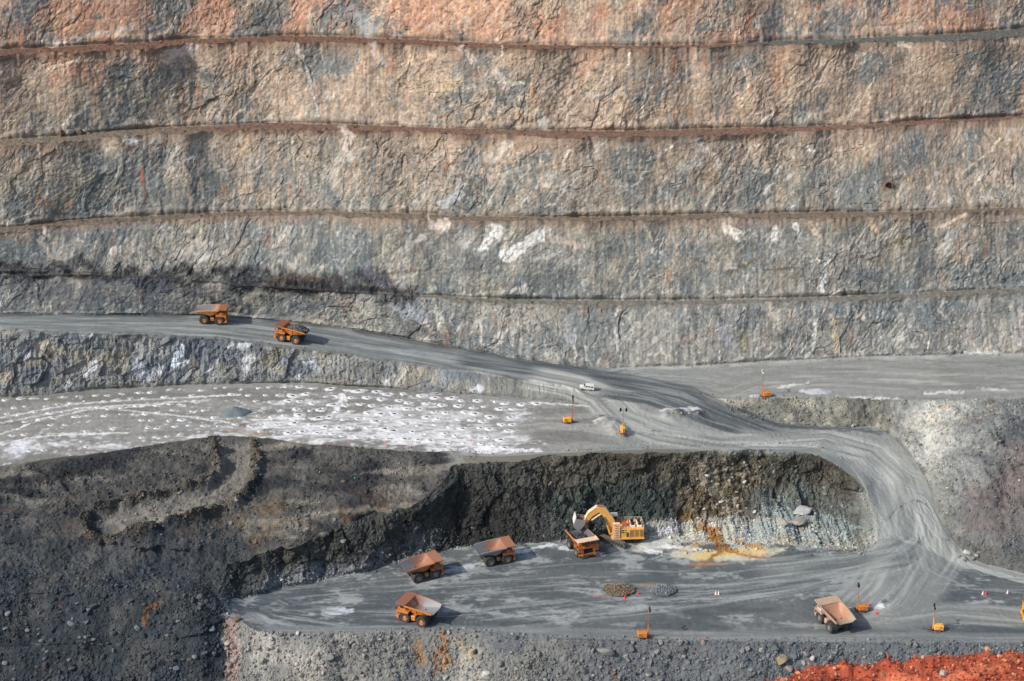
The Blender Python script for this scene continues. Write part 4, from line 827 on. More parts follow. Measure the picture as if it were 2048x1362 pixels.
# ------------------------------------------------------------------ haul truck: x forward, about 13 m long
def wheel(parent, x, y, rim, r=1.75, w=1.05, out=1):
    MT = Matrix.Translation((x, y, r))
    t = MB().lathe([(r*.52, -w/2), (r*.90, -w/2), (r*.97, -w*.42), (r, -w*.3), (r, w*.3), (r*.97, w*.42), (r*.90, w/2), (r*.52, w/2)], 28)
    for i in range(28):                                # tread lugs
        a = 2*math.pi*i/28
        t.box(-.11, .11, -w*.47, w*.47, r-.04, r+.05, Matrix.Rotation(a, 4, 'Y'))
    wl = t.obj('wheel', M['tyre'], parent, M4=MT)
    k = MB().lathe([(0, out*w*.30), (r*.18, out*w*.34), (r*.24, out*w*.30), (r*.30, out*w*.14), (r*.44, out*w*.12), (r*.50, out*w*.46), (r*.56, out*w*.47)], 20)
    k.obj('rim', rim, wl)
def haul_truck(label, px, py, yaw, body='orange', bed='orange', ln=0, rim='rimo', canopy=None, cabm=None, group='haul trucks working in the pit'):
    yaw = R(yaw); p, ti, ro = settle(px, py, yaw)
    t = thing('haul_truck', label, 'truck', p, yaw, group, ti, ro)
    bm_, dk = M[body], M['dark']; cab_m = M[cabm] if cabm else bm_
    for y in (-2.95, 2.95): wheel(t, 2.95, y, M[rim], out=1 if y > 0 else -1)
    for y in (-3.15, -1.95, 1.95, 3.15): wheel(t, -2.95, y, M[rim], out=1 if y > 0 else -1)
    c = MB()
    for y in (-1.15, 1.15): c.box(-4.6, 5.2, y-.28, y+.28, 1.75, 2.55)
    for x in (-4.2, -1.2, 1.4, 4.2): c.box(x-.25, x+.25, -.9, .9, 1.8, 2.4)
    c.obj('chassis', dk, t)
    MB().tube((-2.95, -2.6, 1.75), (-2.95, 2.6, 1.75), .62, n=14).obj('rear_axle', dk, t)
    MB().tube((2.95, -2.5, 1.75), (2.95, 2.5, 1.75), .35, n=12).obj('front_axle', dk, t)
    for y in (-.95, .95): MB().tube((-.6, y, 1.9), (-2.4, y*1.05, 3.7), .2, n=10).obj('hoist_ram', dk, t)
    MB().box(-.55, 1.0, 1.5, 2.9, 1.2, 2.7, bev=.15).obj('fuel_tank', bm_, t)
    MB().box(-.45, .9, -2.8, -1.5, 1.3, 2.6, bev=.15).obj('hydraulic_tank', bm_, t)
    g = MB().box(4.5, 5.35, -1.55, 1.55, 1.7, 4.05, bev=.1).obj('radiator_housing', bm_, t)
    gr = MB()
    gr.box(5.36, 5.38, -1.4, 1.4, 1.85, 3.9)
    for i in range(9): gr.box(5.38, 5.46, -1.35, 1.35, 1.95+i*.21, 2.07+i*.21)
    gr.obj('grille', M['black'], g)
    b = MB(); b.prism([(5.1, 1.0), (5.85, 1.15), (5.95, 1.9), (5.1, 1.9)], -3.3, 3.3); b.obj('bumper', bm_, t)
    for y in (-2.35, 2.35): MB().tube((5.9, y, 1.62), (6.02, y, 1.62), .2, n=12).obj('headlight', M['lamp'], t)
    # wing panels over the front wheels, deck, stairs
    for sy in (-1, 1):
        f = MB(); f.prism([(1.5, 3.75), (5.4, 3.75), (5.55, 2.6), (5.35, 2.55), (5.1, 3.5), (1.5, 3.5)], sy*1.7, sy*3.6); f.obj('fender', bm_, t)
    dkm = MB().box(1.55, 5.6, -3.65, 3.65, 3.82, 3.98).obj('deck', bm_, t)
    for sy in (-1, 1):
        st = MB(); ys = (sy*1.75, sy*2.45)
        for yy in ys: st.tube((6.0, yy, 1.3), (5.45, yy, 3.9), .05, n=5)
        for i in range(7): st.box(5.95-i*.085-.12, 5.95-i*.085+.12, min(ys), max(ys), 1.45+i*.38, 1.51+i*.38)
        st.obj('ladder', bm_, t)
    for pl_ in ([(5.55, -1.2), (5.55, -3.55), (3.6, -3.6), (1.7, -3.6)], [(5.55, 1.0), (5.55, 3.55), (3.6, 3.6), (1.7, 3.6)]):
        hr = MB()
        for zz in (4.5, 5.0):
            for a_, b_ in zip(pl_[:-1], pl_[1:]): hr.tube((*a_, zz), (*b_, zz), .04, n=5)
        for q in pl_: hr.tube((*q, 3.95), (*q, 5.0), .045, n=5)
        hr.obj('handrail', bm_, t)
    cb = MB(); cb.prism([(2.75, 3.99), (4.75, 3.99), (4.9, 4.7), (4.6, 5.75), (2.75, 5.75)], .9, 3.1); cb = cb.obj('cab', cab_m, t)
    w_ = MB(); w_.prism([(4.93, 4.75), (4.65, 5.6), (4.68, 5.62), (4.98, 4.75)], 1.05, 2.95); w_.box(3.0, 4.55, 3.1, 3.13, 4.75, 5.55); w_.box(3.0, 4.4, .87, .9, 4.75, 5.55); w_.box(2.72, 2.75, 1.1, 2.9, 4.8, 5.5)
    w_.obj('cab_window', M['glass'], cb)
    cr = MB().box(2.6, 4.95, .75, 3.25, 5.76, 5.9).obj('cab_roof', cab_m, cb)
    ex = MB().box(2.9, 4.3, -3.0, -1.4, 3.99, 5.0, bev=.12).obj('electric_cabinet', cab_m if cabm else bm_, t)
    for y in (.55, -.6): MB().tube((3.3, y, 3.98), (3.3, y, 5.3), .28, n=10).obj('air_cleaner', bm_, t)
    for y in (-3.85, 3.85): MB().box(5.3, 5.4, y-.25, y+.25, 4.5, 5.2).obj('mirror', dk, t)
    # dump bed: stations (x, floor z, rim z, floor half width, rim half width)
    S = [(-6.55, 4.35, 5.25, 2.7, 3.35), (-4.6, 3.85, 5.55, 2.75, 3.5), (-2.2, 3.35, 5.85, 2.75, 3.65), (-.9, 3.08, 5.97, 2.75, 3.68), (.3, 3.35, 6.05, 2.75, 3.7), (1.3, 4.15, 6.12, 2.8, 3.71), (2.1, 5.1, 6.17, 2.9, 3.72), (2.75, 5.9, 6.22, 3.0, 3.73)]
    th = .16
    o_ = MB(); i_ = MB()
    def ring(s_, inner):
        x, zf, zr, wf, wr = s_; k = th if inner else 0
        c_ = min(.4, (zr-zf)*.5); return [(x, -(wr-k), zr+k*.02), (x, -(wf-k), zf+c_+k*.3), (x, -(wf-.5), zf+k), (x, wf-.5, zf+k), (x, wf-k, zf+c_+k*.3), (x, wr-k, zr+k*.02)]
    for Mx, inner in ((o_, False), (i_, True)):
        vs = []; fs = []
        for s_ in S: vs += ring(s_, inner)
        for a_ in range(len(S)-1):
            for q in range(5): fs.append((a_*6+q, a_*6+q+1, (a_+1)*6+q+1, (a_+1)*6+q))
        Mx.add(vs, fs)
    # rim cap joins the two shells
    for a_ in range(len(S)-1):
        A, B, A2, B2 = ring(S[a_], False), ring(S[a_+1], False), ring(S[a_], True), ring(S[a_+1], True)
        for q in (0, 5): o_.add([A[q], B[q], B2[q], A2[q]], [(0, 1, 2, 3)])
        for sy, q in ((-1, 0), (1, 5)):                 # thick top rail
            u, v_ = Vector(A[q]), Vector(B[q])
            o_.add([(u.x, u.y+sy*.14, u.z), (v_.x, v_.y+sy*.14, v_.z), (v_.x, v_.y+sy*.14, v_.z-.35), (u.x, u.y+sy*.14, u.z-.35), (u.x, u.y-sy*.02, u.z-.35), (v_.x, v_.y-sy*.02, v_.z-.35), (u.x, u.y, u.z), (v_.x, v_.y, v_.z)], [(0, 1, 2, 3), (3, 2, 5, 4), (0, 6, 7, 1)])
    A, A2 = ring(S[0], False), ring(S[0], True)
    for q in range(5): o_.add([A[q], A[q+1], A2[q+1], A2[q]], [(0, 1, 2, 3)])
    db = o_.obj('dump_bed', M[bed], t)
    i_.obj('bed_liner', liner[ln], db, smooth=True)
    rb = MB()
    for x, z0, z1, wf, wr in ((-5.3, 4.2, 5.1, 2.74, 3.4), (-3.4, 3.8, 5.35, 2.76, 3.55), (-1.2, 3.4, 5.6, 2.75, 3.65), (.6, 3.6, 5.75, 2.7, 3.7)):
        for sy in (-1, 1):
            a_, b_ = (sy*(wf+.08), z0+.2), (sy*(wr+.10), z1)
            rb.add([(x-.13, a_[0], a_[1]), (x+.13, a_[0], a_[1]), (x+.13, b_[0], b_[1]), (x-.13, b_[0], b_[1]), (x-.13, a_[0]-sy*.2, a_[1]), (x+.13, a_[0]-sy*.2, a_[1]), (x+.13, b_[0]-sy*.25, b_[1]), (x-.13, b_[0]-sy*.25, b_[1])], [(0, 1, 2, 3), (0, 4, 5, 1), (3, 2, 6, 7), (0, 3, 7, 4), (1, 5, 6, 2)])
    for x in (-4.5, -2.6, -.6): rb.box(x-.14, x+.14, -2.3, 2.3, 3.0-.21*(x+.6)-.12, 3.12-.21*(x+.6)+.3*0)
    rb.obj('bed_rib', M[bed], db)
    cn = MB(); cn.prism([(2.6, 6.02), (2.6, 6.2), (5.75, 6.62), (5.8, 6.42)], -3.72, 3.72)
    cn.box(2.62, 5.6, -3.76, -3.6, 6.2, 6.5, Matrix.Rotation(0, 4, 'X')); cn.box(2.62, 5.6, 3.6, 3.76, 6.2, 6.5)
    cn.obj('canopy', M[canopy] if canopy else liner[ln] if ln != 3 else M[bed], db)
    return t
TR = {}
TR['A'] = haul_truck('empty orange haul truck heading right on the upper ramp, left of the loaded one', 424, 643, 4, 'orange', 'orange2', 0)
TR['B'] = haul_truck('orange haul truck carrying a heap of dark rock up the ramp', 582, 681, 167, 'orange', 'orange', 0)
TR['C'] = haul_truck('empty dark-bedded haul truck with grey hubs, last in the queue to the excavator', 847, 1153, 25, 'brown', 'brown', 1, 'rimg')
TR['D'] = haul_truck('haul truck with grey bed sides waiting next behind the truck being loaded', 991, 1121, 19, 'brown', 'greybed', 1, 'rimg')
TR['E'] = haul_truck('haul truck with pale canopy facing the viewer while being loaded by the excavator', 1163, 1101, -70, 'rustbody', 'orange', 3, 'rimg', 'cream')
TR['G'] = haul_truck('bright orange haul truck, bed empty, driving left along the near edge of the floor', 836, 1239, 154, 'orange', 'orange', 0)
TR['H'] = haul_truck('tan haul truck with white cab driving away beside the white puddle', 1667, 1250, 110, 'tan', 'tan', 2, 'rimg', 'tan', 'white')
TR['I'] = haul_truck('yellow haul truck cut off by the right edge of the picture', 2083, 1243, 170, 'yellow', 'yellow', 0)

def rock_heap(name, label, parent_pt, yaw, rx, ry, h, n, mat_col, zb, tilt=0, cat='rock load', clip=None):
    """a heap of rock pieces on a mounded core"""
    mb_v = []; mb_f = []; cols_ = []
    nu, nv = 22, 7
    vs = [(0, 0, h)]; 
    for j in range(1, nv+1):
        for i in range(nu):
            a = 2*math.pi*i/nu; r = j/nv
            vs.append((rx*r*math.cos(a), ry*r*math.sin(a), h*(1-r**1.6)*(1+.25*random.uniform(-1, 1))-(.25 if j == nv else 0)))
    fs = [(0, 1+i, 1+(i+1) % nu) for i in range(nu)]
    for j in range(nv-1):
        for i in range(nu):
            a = 1+j*nu+i; b = 1+j*nu+(i+1) % nu; fs += [(a, a+nu, b+nu), (a, b+nu, b)]
    V = [np.array(vs)]; Fx = [np.array(fs)]; base = len(vs); cc = [np.full((len(vs), 3), 1.0)*mat_col]
    for k in range(n):
        a = random.uniform(0, 2*math.pi); r = math.sqrt(random.random()); s_ = random.uniform(.12, .42)
        c = np.array([rx*r*math.cos(a), ry*r*math.sin(a), h*(1-r**1.6)])
        q = icoV*(1+rng.uniform(-.3, .3, (12, 1)))*s_*rng.uniform(.6, 1.2, 3)+c
        V.append(q); Fx.append(icoF+base); base += 12; cc.append(np.full((12, 3), 1.0)*mat_col*random.uniform(.6, 1.9))
    o = np_mesh(name, np.concatenate(V), np.concatenate(Fx), np.clip(np.concatenate(cc), 0, .85), M_rock, False)
    o.matrix_world = parent_pt
    return props(o, label, cat)
def in_truck(k, x, y, z): return TR[k].matrix_world @ Matrix.Translation((x, y, z))
rock_heap('rock_load', 'heap of dark grey rock carried in the bed of the truck climbing the ramp', in_truck('B', -2.3, 0, 5.3), 0, 4.1, 3.3, 1.7, 220, np.array([.10, .108, .112]), 0)
rock_heap('rock_load', 'dark rock just dropped in the bed of the truck under the excavator', in_truck('E', -1.9, 0, 4.1), 0, 3.2, 2.7, 1.0, 120, np.array([.06, .063, .067]), 0)

# ------------------------------------------------------------------ excavator
def excavator():
    yaw = R(184); p = at(1236, 1081); p.z += .05
    t = thing('excavator', 'large orange tracked excavator loading a truck below the dark rock face', 'excavator', p, yaw)
    ty = R(-38)-yaw
    TRK = Matrix.Rotation(ty, 4, 'Z')
    L, H, r = 10.6, 2.1, 1.05
    for sy in (-1, 1):
        MT = TRK @ Matrix.Translation((0, sy*3.3, 0))
        prof = []
        for i in range(9): a = -math.pi/2+math.pi*i/8; prof.append((L/2-r+r*math.cos(a), r+r*math.sin(a)))
        for i in range(9): a = math.pi/2+math.pi*i/8; prof.append((-L/2+r+r*math.cos(a), r+r*math.sin(a)))
        band = MB(); n = len(prof); inn = [(x*.955, r+(z-r)*.80) for x, z in prof]
        w = .75
        vs = [(x, -w, z) for x, z in prof]+[(x, w, z) for x, z in prof]+[(x, -w, z) for x, z in inn]+[(x, w, z) for x, z in inn]
        fs = []
        for i in range(n):
            j = (i+1) % n; fs += [(i, j, n+j, n+i), (2*n+i, 3*n+i, 3*n+j, 2*n+j), (i, 2*n+i, 2*n+j, j), (n+i, n+j, 3*n+j, 3*n+i)]
        band.add(vs, fs)
        per = []                                        # grouser plates
        for i in range(n):
            a, b = Vector((prof[i][0], 0, prof[i][1])), Vector((prof[(i+1) % n][0], 0, prof[(i+1) % n][1])); k = max(1, int((b-a).length/.42))
            for q in range(k): per.append((a.lerp(b, q/k), (b-a).normalized()))
        for c_, d_ in per:
            nrm = Vector((d_.z, 0, -d_.x)); a1 = c_+d_*.3; 
            band.add([(c_.x, -w*1.02, c_.z), (a1.x, -w*1.02, a1.z), (a1.x+nrm.x*.09, -w*1.02, a1.z+nrm.z*.09), (c_.x+nrm.x*.09, -w*1.02, c_.z+nrm.z*.09), (c_.x, w*1.02, c_.z), (a1.x, w*1.02, a1.z), (a1.x+nrm.x*.09, w*1.02, a1.z+nrm.z*.09), (c_.x+nrm.x*.09, w*1.02, c_.z+nrm.z*.09)], [(3, 2, 6, 7), (0, 3, 7, 4), (1, 5, 6, 2), (0, 1, 2, 3), (4, 7, 6, 5)])
        tk = band.obj('track', M['tread'], t, M4=MT)
        MB().box(-L/2+1.2, L/2-1.2, -.5, .5, .55, 1.45, bev=.1).obj('track_frame', M['dark'], tk)
        for x in (-L/2+1.1, L/2-1.1): MB().tube((x, -.62, r), (x, .62, r), .62, n=14).obj('sprocket', M['dark'], tk)
        for i in range(7): MB().tube((-3.3+i*1.1, -.6, .48), (-3.3+i*1.1, .6, .48), .3, n=10).obj('track_roller', M['tread'], tk)
    cf = MB().box(-1.8, 1.8, -2.6, 2.6, 1.0, 1.75, TRK, .1); cf.tube((0, 0, 1.7), (0, 0, 2.2), 1.9, n=24); cf.obj('undercarriage', M['dark'], t)
    up_ = MB().box(-8.4, 2.6, -3.6, 3.6, 2.2, 2.75).obj('turntable_deck', M['amber'], t)
    # engine house with separate side panels on the near side
    h = MB().box(-8.3, -.3, -3.45, 3.35, 2.76, 6.1, bev=.12).obj('engine_house', M['amber'], t)
    for i, x in enumerate((-8.1, -6.5, -4.9)):
        fr = MB().box(x, x+1.45, 3.36, 3.46, 2.95, 5.85).obj('louvre_frame', M['amber'], h)
    for i, x in enumerate((-8.1, -6.5, -4.9)):
        lv = MB()
        for k in range(11): lv.box(x+.15, x+1.3, 3.47, 3.53, 3.15+k*.235, 3.28+k*.235)
        lv.obj('louvre', M['louvre'], h)
    MB().box(-3.2, -2.4, 3.36, 3.44, 3.0, 4.7).obj('door', M['dark'], h)
    MB().box(-3.35, -3.2, 3.36, 3.6, 2.9, 5.9).obj('door_post', M['cream'], h)
    pn = MB().box(-2.2, -.4, 3.36, 3.42, 4.6, 5.75).obj('sign_panel', M['darkgreen'], h)
    # dealer-style badge: pale letters on green and a yellow disc
    let = MB()
    for x0, shape in ((-.75, 'O'), (-1.15, 'K')):
        if shape == 'O':
            let.box(x0-.13, x0+.13, 3.43, 3.46, 5.35, 5.43); let.box(x0-.13, x0+.13, 3.43, 3.46, 4.98, 5.06); let.box(x0+.07, x0+.15, 3.43, 3.46, 5.0, 5.4); let.box(x0-.15, x0-.07, 3.43, 3.46, 5.0, 5.4)
        else:
            let.box(x0+.07, x0+.15, 3.43, 3.46, 4.98, 5.43); let.box(x0-.12, x0+.07, 3.43, 3.46, 5.16, 5.24)
    let.obj('badge_lettering', M['white'], h)
    MB().tube((-1.8, 3.43, 5.18), (-1.8, 3.47, 5.18), .38, n=16).obj('badge_disc', M['hiviz'], h)
    # roof clutter
    for x, y in ((-4.6, 1.6), (-4.6, -.6), (-6.9, 1.6), (-6.9, -.6)):
        MB().box(x-.75, x+.75, y-.75, y+.75, 6.1, 6.75, bev=.12).obj('air_intake', M['white'], t)
        MB().tube((x, y, 6.7), (x, y, 7.5), .52, n=14).obj('exhaust_stack', M['black'], t)
    for x, y, hh in ((-3.2, 2.4, 8.2), (-3.3, .4, 8.7), (-7.7, 2.2, 8.0)): MB().tube((x, y, 6.0), (x, y, hh), .2, n=8).obj('vent_pipe', M['rust'], t)
    MB().box(-2.6, -1.2, -.2, 2.2, 6.1, 7.0, bev=.1).obj('oil_cooler', M['red'], t)
    MB().tube((-1.0, -1.8, 6.7), (1.0, -1.8, 6.7), .75, n=16).obj('hydraulic_drum', M['tread'], t)
    rl = MB()
    for y in (3.3, -3.3):
        for z in (6.6, 7.1): rl.tube((-8.2, y, z), (-.5, y, z), .04, n=5)
        for i in range(8): rl.tube((-8.2+i*1.1, y, 6.1), (-8.2+i*1.1, y, 7.1), .04, n=5)
    for z in (6.6, 7.1): rl.tube((-8.2, -3.3, z), (-8.2, 3.3, z), .04, n=5)
    rl.obj('roof_handrail', M['white'], t)
    # access tower with stair treads, near front corner
    tw = MB()
    for x in (.05, 2.15):
        tw.box(x-.12, x+.12, 3.4, 3.62, 2.2, 8.0); tw.box(x-.12, x+.12, 2.2, 2.42, 2.2, 8.0)
    tw.box(-.07, 2.27, 2.2, 3.62, 7.9, 8.1); tw.obj('stair_tower', M['cream'], t)
    for k in range(8): MB().box(.18, 2.02, 2.45, 3.68, 2.75+k*.66, 2.9+k*.66).obj('stair_tread', M['cream'], t)
    MB().box(.2, 2.0, 2.4, 2.9, 2.4, 7.8).obj('stair_back', M['amber'], t)
    cb = MB().box(.1, 2.6, -3.5, -1.5, 5.4, 8.5, bev=.12).obj('cab', M['rust'], t)
    MB().box(.0, 2.8, -3.6, -1.4, 8.5, 8.75).obj('cab_roof', M['white'], cb)
    MB().box(2.61, 2.66, -3.3, -1.7, 6.3, 8.2).obj('cab_window', M['glass'], cb); MB().box(.4, 2.3, -1.49, -1.44, 6.5, 8.2).obj('cab_window', M['glass'], cb)
    MB().box(.1, 2.6, -3.5, -1.5, 2.76, 5.38).obj('cab_base', M['amber'], t)
    # boom (gooseneck) as a box girder, sunlight on its top painted in as a cream plate
    bp = [(1.6, 3.6), (2.6, 7.6), (5.4, 11.9), (7.2, 12.3), (9.6, 10.6), (11.3, 7.9)]
    wd = [1.9, 2.3, 2.3, 2.1, 1.8, 1.2]
    up_n = []
    for i in range(len(bp)):
        a = Vector(bp[max(0, i-1)]); b = Vector(bp[min(len(bp)-1, i+1)]); d = (b-a).normalized(); up_n.append(Vector((-d.y, d.x)))
    top = [(bp[i][0]+up_n[i].x*wd[i]/2, bp[i][1]+up_n[i].y*wd[i]/2) for i in range(6)]; bot = [(bp[i][0]-up_n[i].x*wd[i]/2, bp[i][1]-up_n[i].y*wd[i]/2) for i in range(6)]
    bo = MB()
    for i in range(5): bo.prism([top[i], top[i+1], bot[i+1], bot[i]], -.85, .85)
    bo = bo.obj('boom', M['amber'], t)
    ed = MB()
    for i in range(5):
        n_ = up_n[i]; ed.prism([top[i], top[i+1], (top[i+1][0]+up_n[i+1].x*.1, top[i+1][1]+up_n[i+1].y*.1), (top[i][0]+n_.x*.1, top[i][1]+n_.y*.1)], -.95, .95)
    ed.obj('boom_top_plate', M['cream'], bo)
    wk = MB().box(5.2, 7.6, -.6, .6, 13.3, 13.36)
    for x in (5.2, 6.4, 7.6): wk.tube((x, .7, 12.9), (x, .7, 14.0), .04, n=5); wk.tube((x, -.7, 12.9), (x, -.7, 14.0), .04, n=5)
    wk.obj('boom_walkway', M['rust'], bo)
    for y in (-1.25, 1.25):
        MB().tube((2.9, y, 3.2), (3.9, y, 6.6), .34, n=12).obj('boom_cylinder', M['amber'], t)
        MB().tube((3.9, y, 6.6), (4.9, y*.8, 9.6), .18, n=10).obj('boom_piston', M['tread'], t)
    for y in (-.5, .5): MB().tube((6.0, y, 10.6), (9.2, y, 8.3), .28, n=10).obj('arm_cylinder', M['cream'], t); MB().tube((9.2, y, 8.3), (11.0, y, 7.0), .15, n=8).obj('arm_piston', M['tread'], t)
    MB().prism([(10.3, 8.9), (11.8, 8.7), (12.0, 7.0), (11.4, 4.9), (10.6, 5.0), (10.4, 7.2)], -.6, .6).obj('arm', M['rust'], t)
    # bucket: open scoop, mouth tipped to the far left
    bs = [(11.9, 8.6), (13.0, 6.0), (14.2, 5.6), (15.2, 6.6)]
    bk = MB(); w = 2.0; prof = [(11.6, 9.6), (11.7, 7.6), (12.4, 6.1), (13.6, 5.4), (14.9, 5.9), (15.3, 7.6), (15.2, 9.4)]
    n = len(prof); cen = Vector((13.5, 8.2)); inn = [tuple(Vector(q).lerp(cen, .09)) for q in prof]
    vs = [(x, y, z) for y in (-w, w) for x, z in prof]+[(x, y, z) for y in (-w+.15, w-.15) for x, z in inn]
    fs = []
    for i in range(n-1): fs += [(i, i+1, n+i+1, n+i), (2*n+i, 3*n+i, 3*n+i+1, 2*n+i+1)]
    fs += [tuple(range(n)), tuple(range(2*n-1, n-1, -1)), tuple(range(2*n, 3*n)), tuple(range(4*n-1, 3*n-1, -1)), (0, n, 3*n, 2*n), (n-1, 3*n-1, 4*n-1, 2*n-1), ]
    TB = Matrix.Translation((13.3, 0, 7.6)) @ Matrix.Rotation(R(-14), 4, 'Y') @ Matrix.Translation((-13.3, 0, -7.6))
    bk.add(vs, [f for f in fs], TB)
    b_ = bk.obj('bucket', M['greybed'], t)
    te = MB()
    for i in range(6):
        y = -w+.2+i*(2*w-.4)/5; te.prism([(15.05, 9.3), (15.45, 9.3), (15.3, 10.3)], y-.16, y+.16, TB)
    te.obj('bucket_tooth', M['white'], b_)
    MB().prism([(15.22, 7.4), (15.42, 7.4), (15.42, 9.5), (15.2, 9.5)], -w, w, TB).obj('bucket_lip', M['white'], b_)
    MB().tube((11.6, 0, 8.9), (12.9, 0, 9.7), .3, n=10).obj('bucket_link', M['rust'], t)
    return t
excavator()

# ------------------------------------------------------------------ white four-wheel drive
def four_wheel_drive(px, py, yaw):
    yaw = R(yaw); p, ti, ro = settle(px, py, yaw, 1.4, .75); p.z += .05
    t = thing('utility_vehicle', 'small white four-wheel drive with dark side windows at the road junction', 'car', p, yaw, None, ti, ro, 1.12)
    b = MB(); b.prism([(-2.4, .55), (2.35, .55), (2.42, 1.05), (2.3, 1.22), (.95, 1.32), (.45, 2.0), (-2.35, 2.0), (-2.42, 1.2)], -.92, .92); b = b.obj('body', M['white'], t)
    w = MB()
    for sy in (-1, 1):
        for x0, x1 in ((-2.1, -1.35), (-1.1, -.45), (-.25, .45)): w.prism([(x0, 1.35), (x1 if x1 < .4 else .62, 1.35), (x1 if x1 < .4 else .4, 1.82), (x0, 1.82)], sy*.925, sy*.945)
    w.obj('side_window', M['glass'], b)
    MB().prism([(.99, 1.36), (.52, 1.94), (.55, 1.96), (1.03, 1.38)], -.8, .8).obj('windscreen', M['glass'], b)
    MB().box(2.38, 2.5, -.9, .9, .5, .8).obj('bumper', M['dark'], t); MB().box(-2.5, -2.4, -.9, .9, .5, .8).obj('bumper', M['dark'], t)
    r_ = MB()
    for y in (-.7, .7): r_.box(-2.1, .3, y-.03, y+.03, 2.06, 2.12)
    for x in (-2.0, -1.2, -.4, .2): r_.box(x-.03, x+.03, -.75, .75, 2.02, 2.08)
    r_.obj('roof_rack', M['white'], t)
    MB().tube((-2.3, .8, 1.9), (-2.3, .8, 3.4), .02, n=5).obj('whip_aerial', M['pinkred'], t)
    for x in (-1.45, 1.45):
        for y in (-.85, .85):
            wl = MB().lathe([(.2, -.14), (.36, -.14), (.4, -.09), (.4, .09), (.36, .14), (.2, .14)], 16).obj('wheel', M['tyre'], t, M4=Matrix.Translation((x, y, .4)))
            MB().tube((0, .1*(1 if y > 0 else -1), 0), (0, .13*(1 if y > 0 else -1), 0), .22, n=12).obj('rim', M['rimg'], wl)
    for y in (-.65, .65): MB().tube((2.4, y, 1.0), (2.45, y, 1.0), .11, n=10).obj('headlight', M['lamp'], t)
four_wheel_drive(1173, 779, 176)

# ------------------------------------------------------------------ mobile light towers
def light_tower(label, px, py, yaw, col, mast=8.6, lamps='wide', lit=False, scale=1.2):
    p = at(px, py); yaw = R(yaw)
    t = thing('light_tower', label, 'light tower', p, yaw, 'mobile light towers round the pit', 0, 0, scale)
    b = MB().box(-1.3, 1.1, -.75, .75, .55, 1.85, bev=.12).obj('engine_box', M[col], t)
    lv = MB()
    for k in range(5): lv.box(-1.0, -.2, .751, .78, .85+k*.17, .93+k*.17); lv.box(-1.0, -.2, -.78, -.751, .85+k*.17, .93+k*.17)
    lv.obj('louvre', M['louvre'], b)
    MB().tube((-.8, .3, 1.8), (-.8, .3, 2.15), .07, n=8).obj('exhaust_pipe', M['dark'], b)
    MB().box(-1.4, 1.9, -.6, .6, .42, .54).obj('trailer_frame', M['dark'], t)
    MB().tube((1.85, 0, .48), (3.1, 0, .4), .06, n=6).obj('tow_bar', M['rust'], t)
    for y in (-.85, .85):
        wl = MB().lathe([(.16, -.12), (.34, -.12), (.38, -.07), (.38, .07), (.34, .12), (.16, .12)], 14).obj('wheel', M['tyre'], t, M4=Matrix.Translation((-.2, y, .38)))
        MB().tube((0, -.06, 0), (0, .06, 0), .17, n=10).obj('rim', M[col], wl)
    og = MB()
    for y in (-1, 1): og.tube((.9, 0, .5), (.9, y*1.9, .5), .05, n=6); og.tube((.9, y*1.9, .7), (.9, y*1.9, .02), .05, n=6); og.box(.75, 1.05, y*1.9-.15, y*1.9+.15, 0, .06)
    og.obj('outrigger', M['rust'], t)
    MB().tube((1.35, 0, .5), (1.35, 0, 3.9), .15, .13, n=8).obj('mast', M[col] if col != 'yellow' else M['red'], t)
    m2 = MB().tube((1.35, 0, 3.5), (1.35, 0, mast), .085, .07, n=8).obj('mast_extension', M['rust'], t)
    pos = {'wide': [(-.85, 0), (-.85, .55), (.85, 0), (.85, .55)], 'cluster': [(-.45, -.35), (.45, -.1), (-.2, .5), (.55, .55)], 'pair': [(-.75, 0), (-.75, .5), (.75, .15), (.35, -.25)]}[lamps]
    MB().box(1.3, 1.4, -1.0, 1.0, mast-.05, mast+.05).obj('lamp_crossbar', M['dark'], t)
    for yy, zz in pos:
        a = Vector((1.35, yy, mast+zz)); q = -1
        l = MB(); l.tube(a+Vector((-.02, 0, 0)), a+Vector((.34, 0, -.12)), .18, .34, n=12); l = l.obj('floodlight', M['lamp'] if lit else M['black'], t)
        MB().tube(a+Vector((.34, 0, -.12)), a+Vector((.36, 0, -.127)), .27, n=12).obj('lamp_glass', M['lamp'] if lit else M['glass'], l)
light_tower('yellow light tower standing on the blast bench left of the ramp end', 1135, 846, 8, 'yellow', 8.0, 'cluster')
light_tower('light tower with two upright pairs of black lamps beside the curving ramp', 1246, 866, -95, 'amber', 8.0, 'wide')
light_tower('orange light tower with shining white lamps on the bank between the roads', 1532, 794, 184, 'orange', 8.4, 'pair', True)
light_tower('light tower at the crest of the near slope, lowest in the picture', 1286, 1276, 0, 'orange', 8.2, 'pair')
light_tower('light tower next to the white puddle behind the tan truck', 1724, 1222, 178, 'orange', 7.6, 'cluster')
light_tower('light tower at the far right of the pit floor', 1876, 1261, 172, 'amber', 7.0, 'pair', scale=1.15)

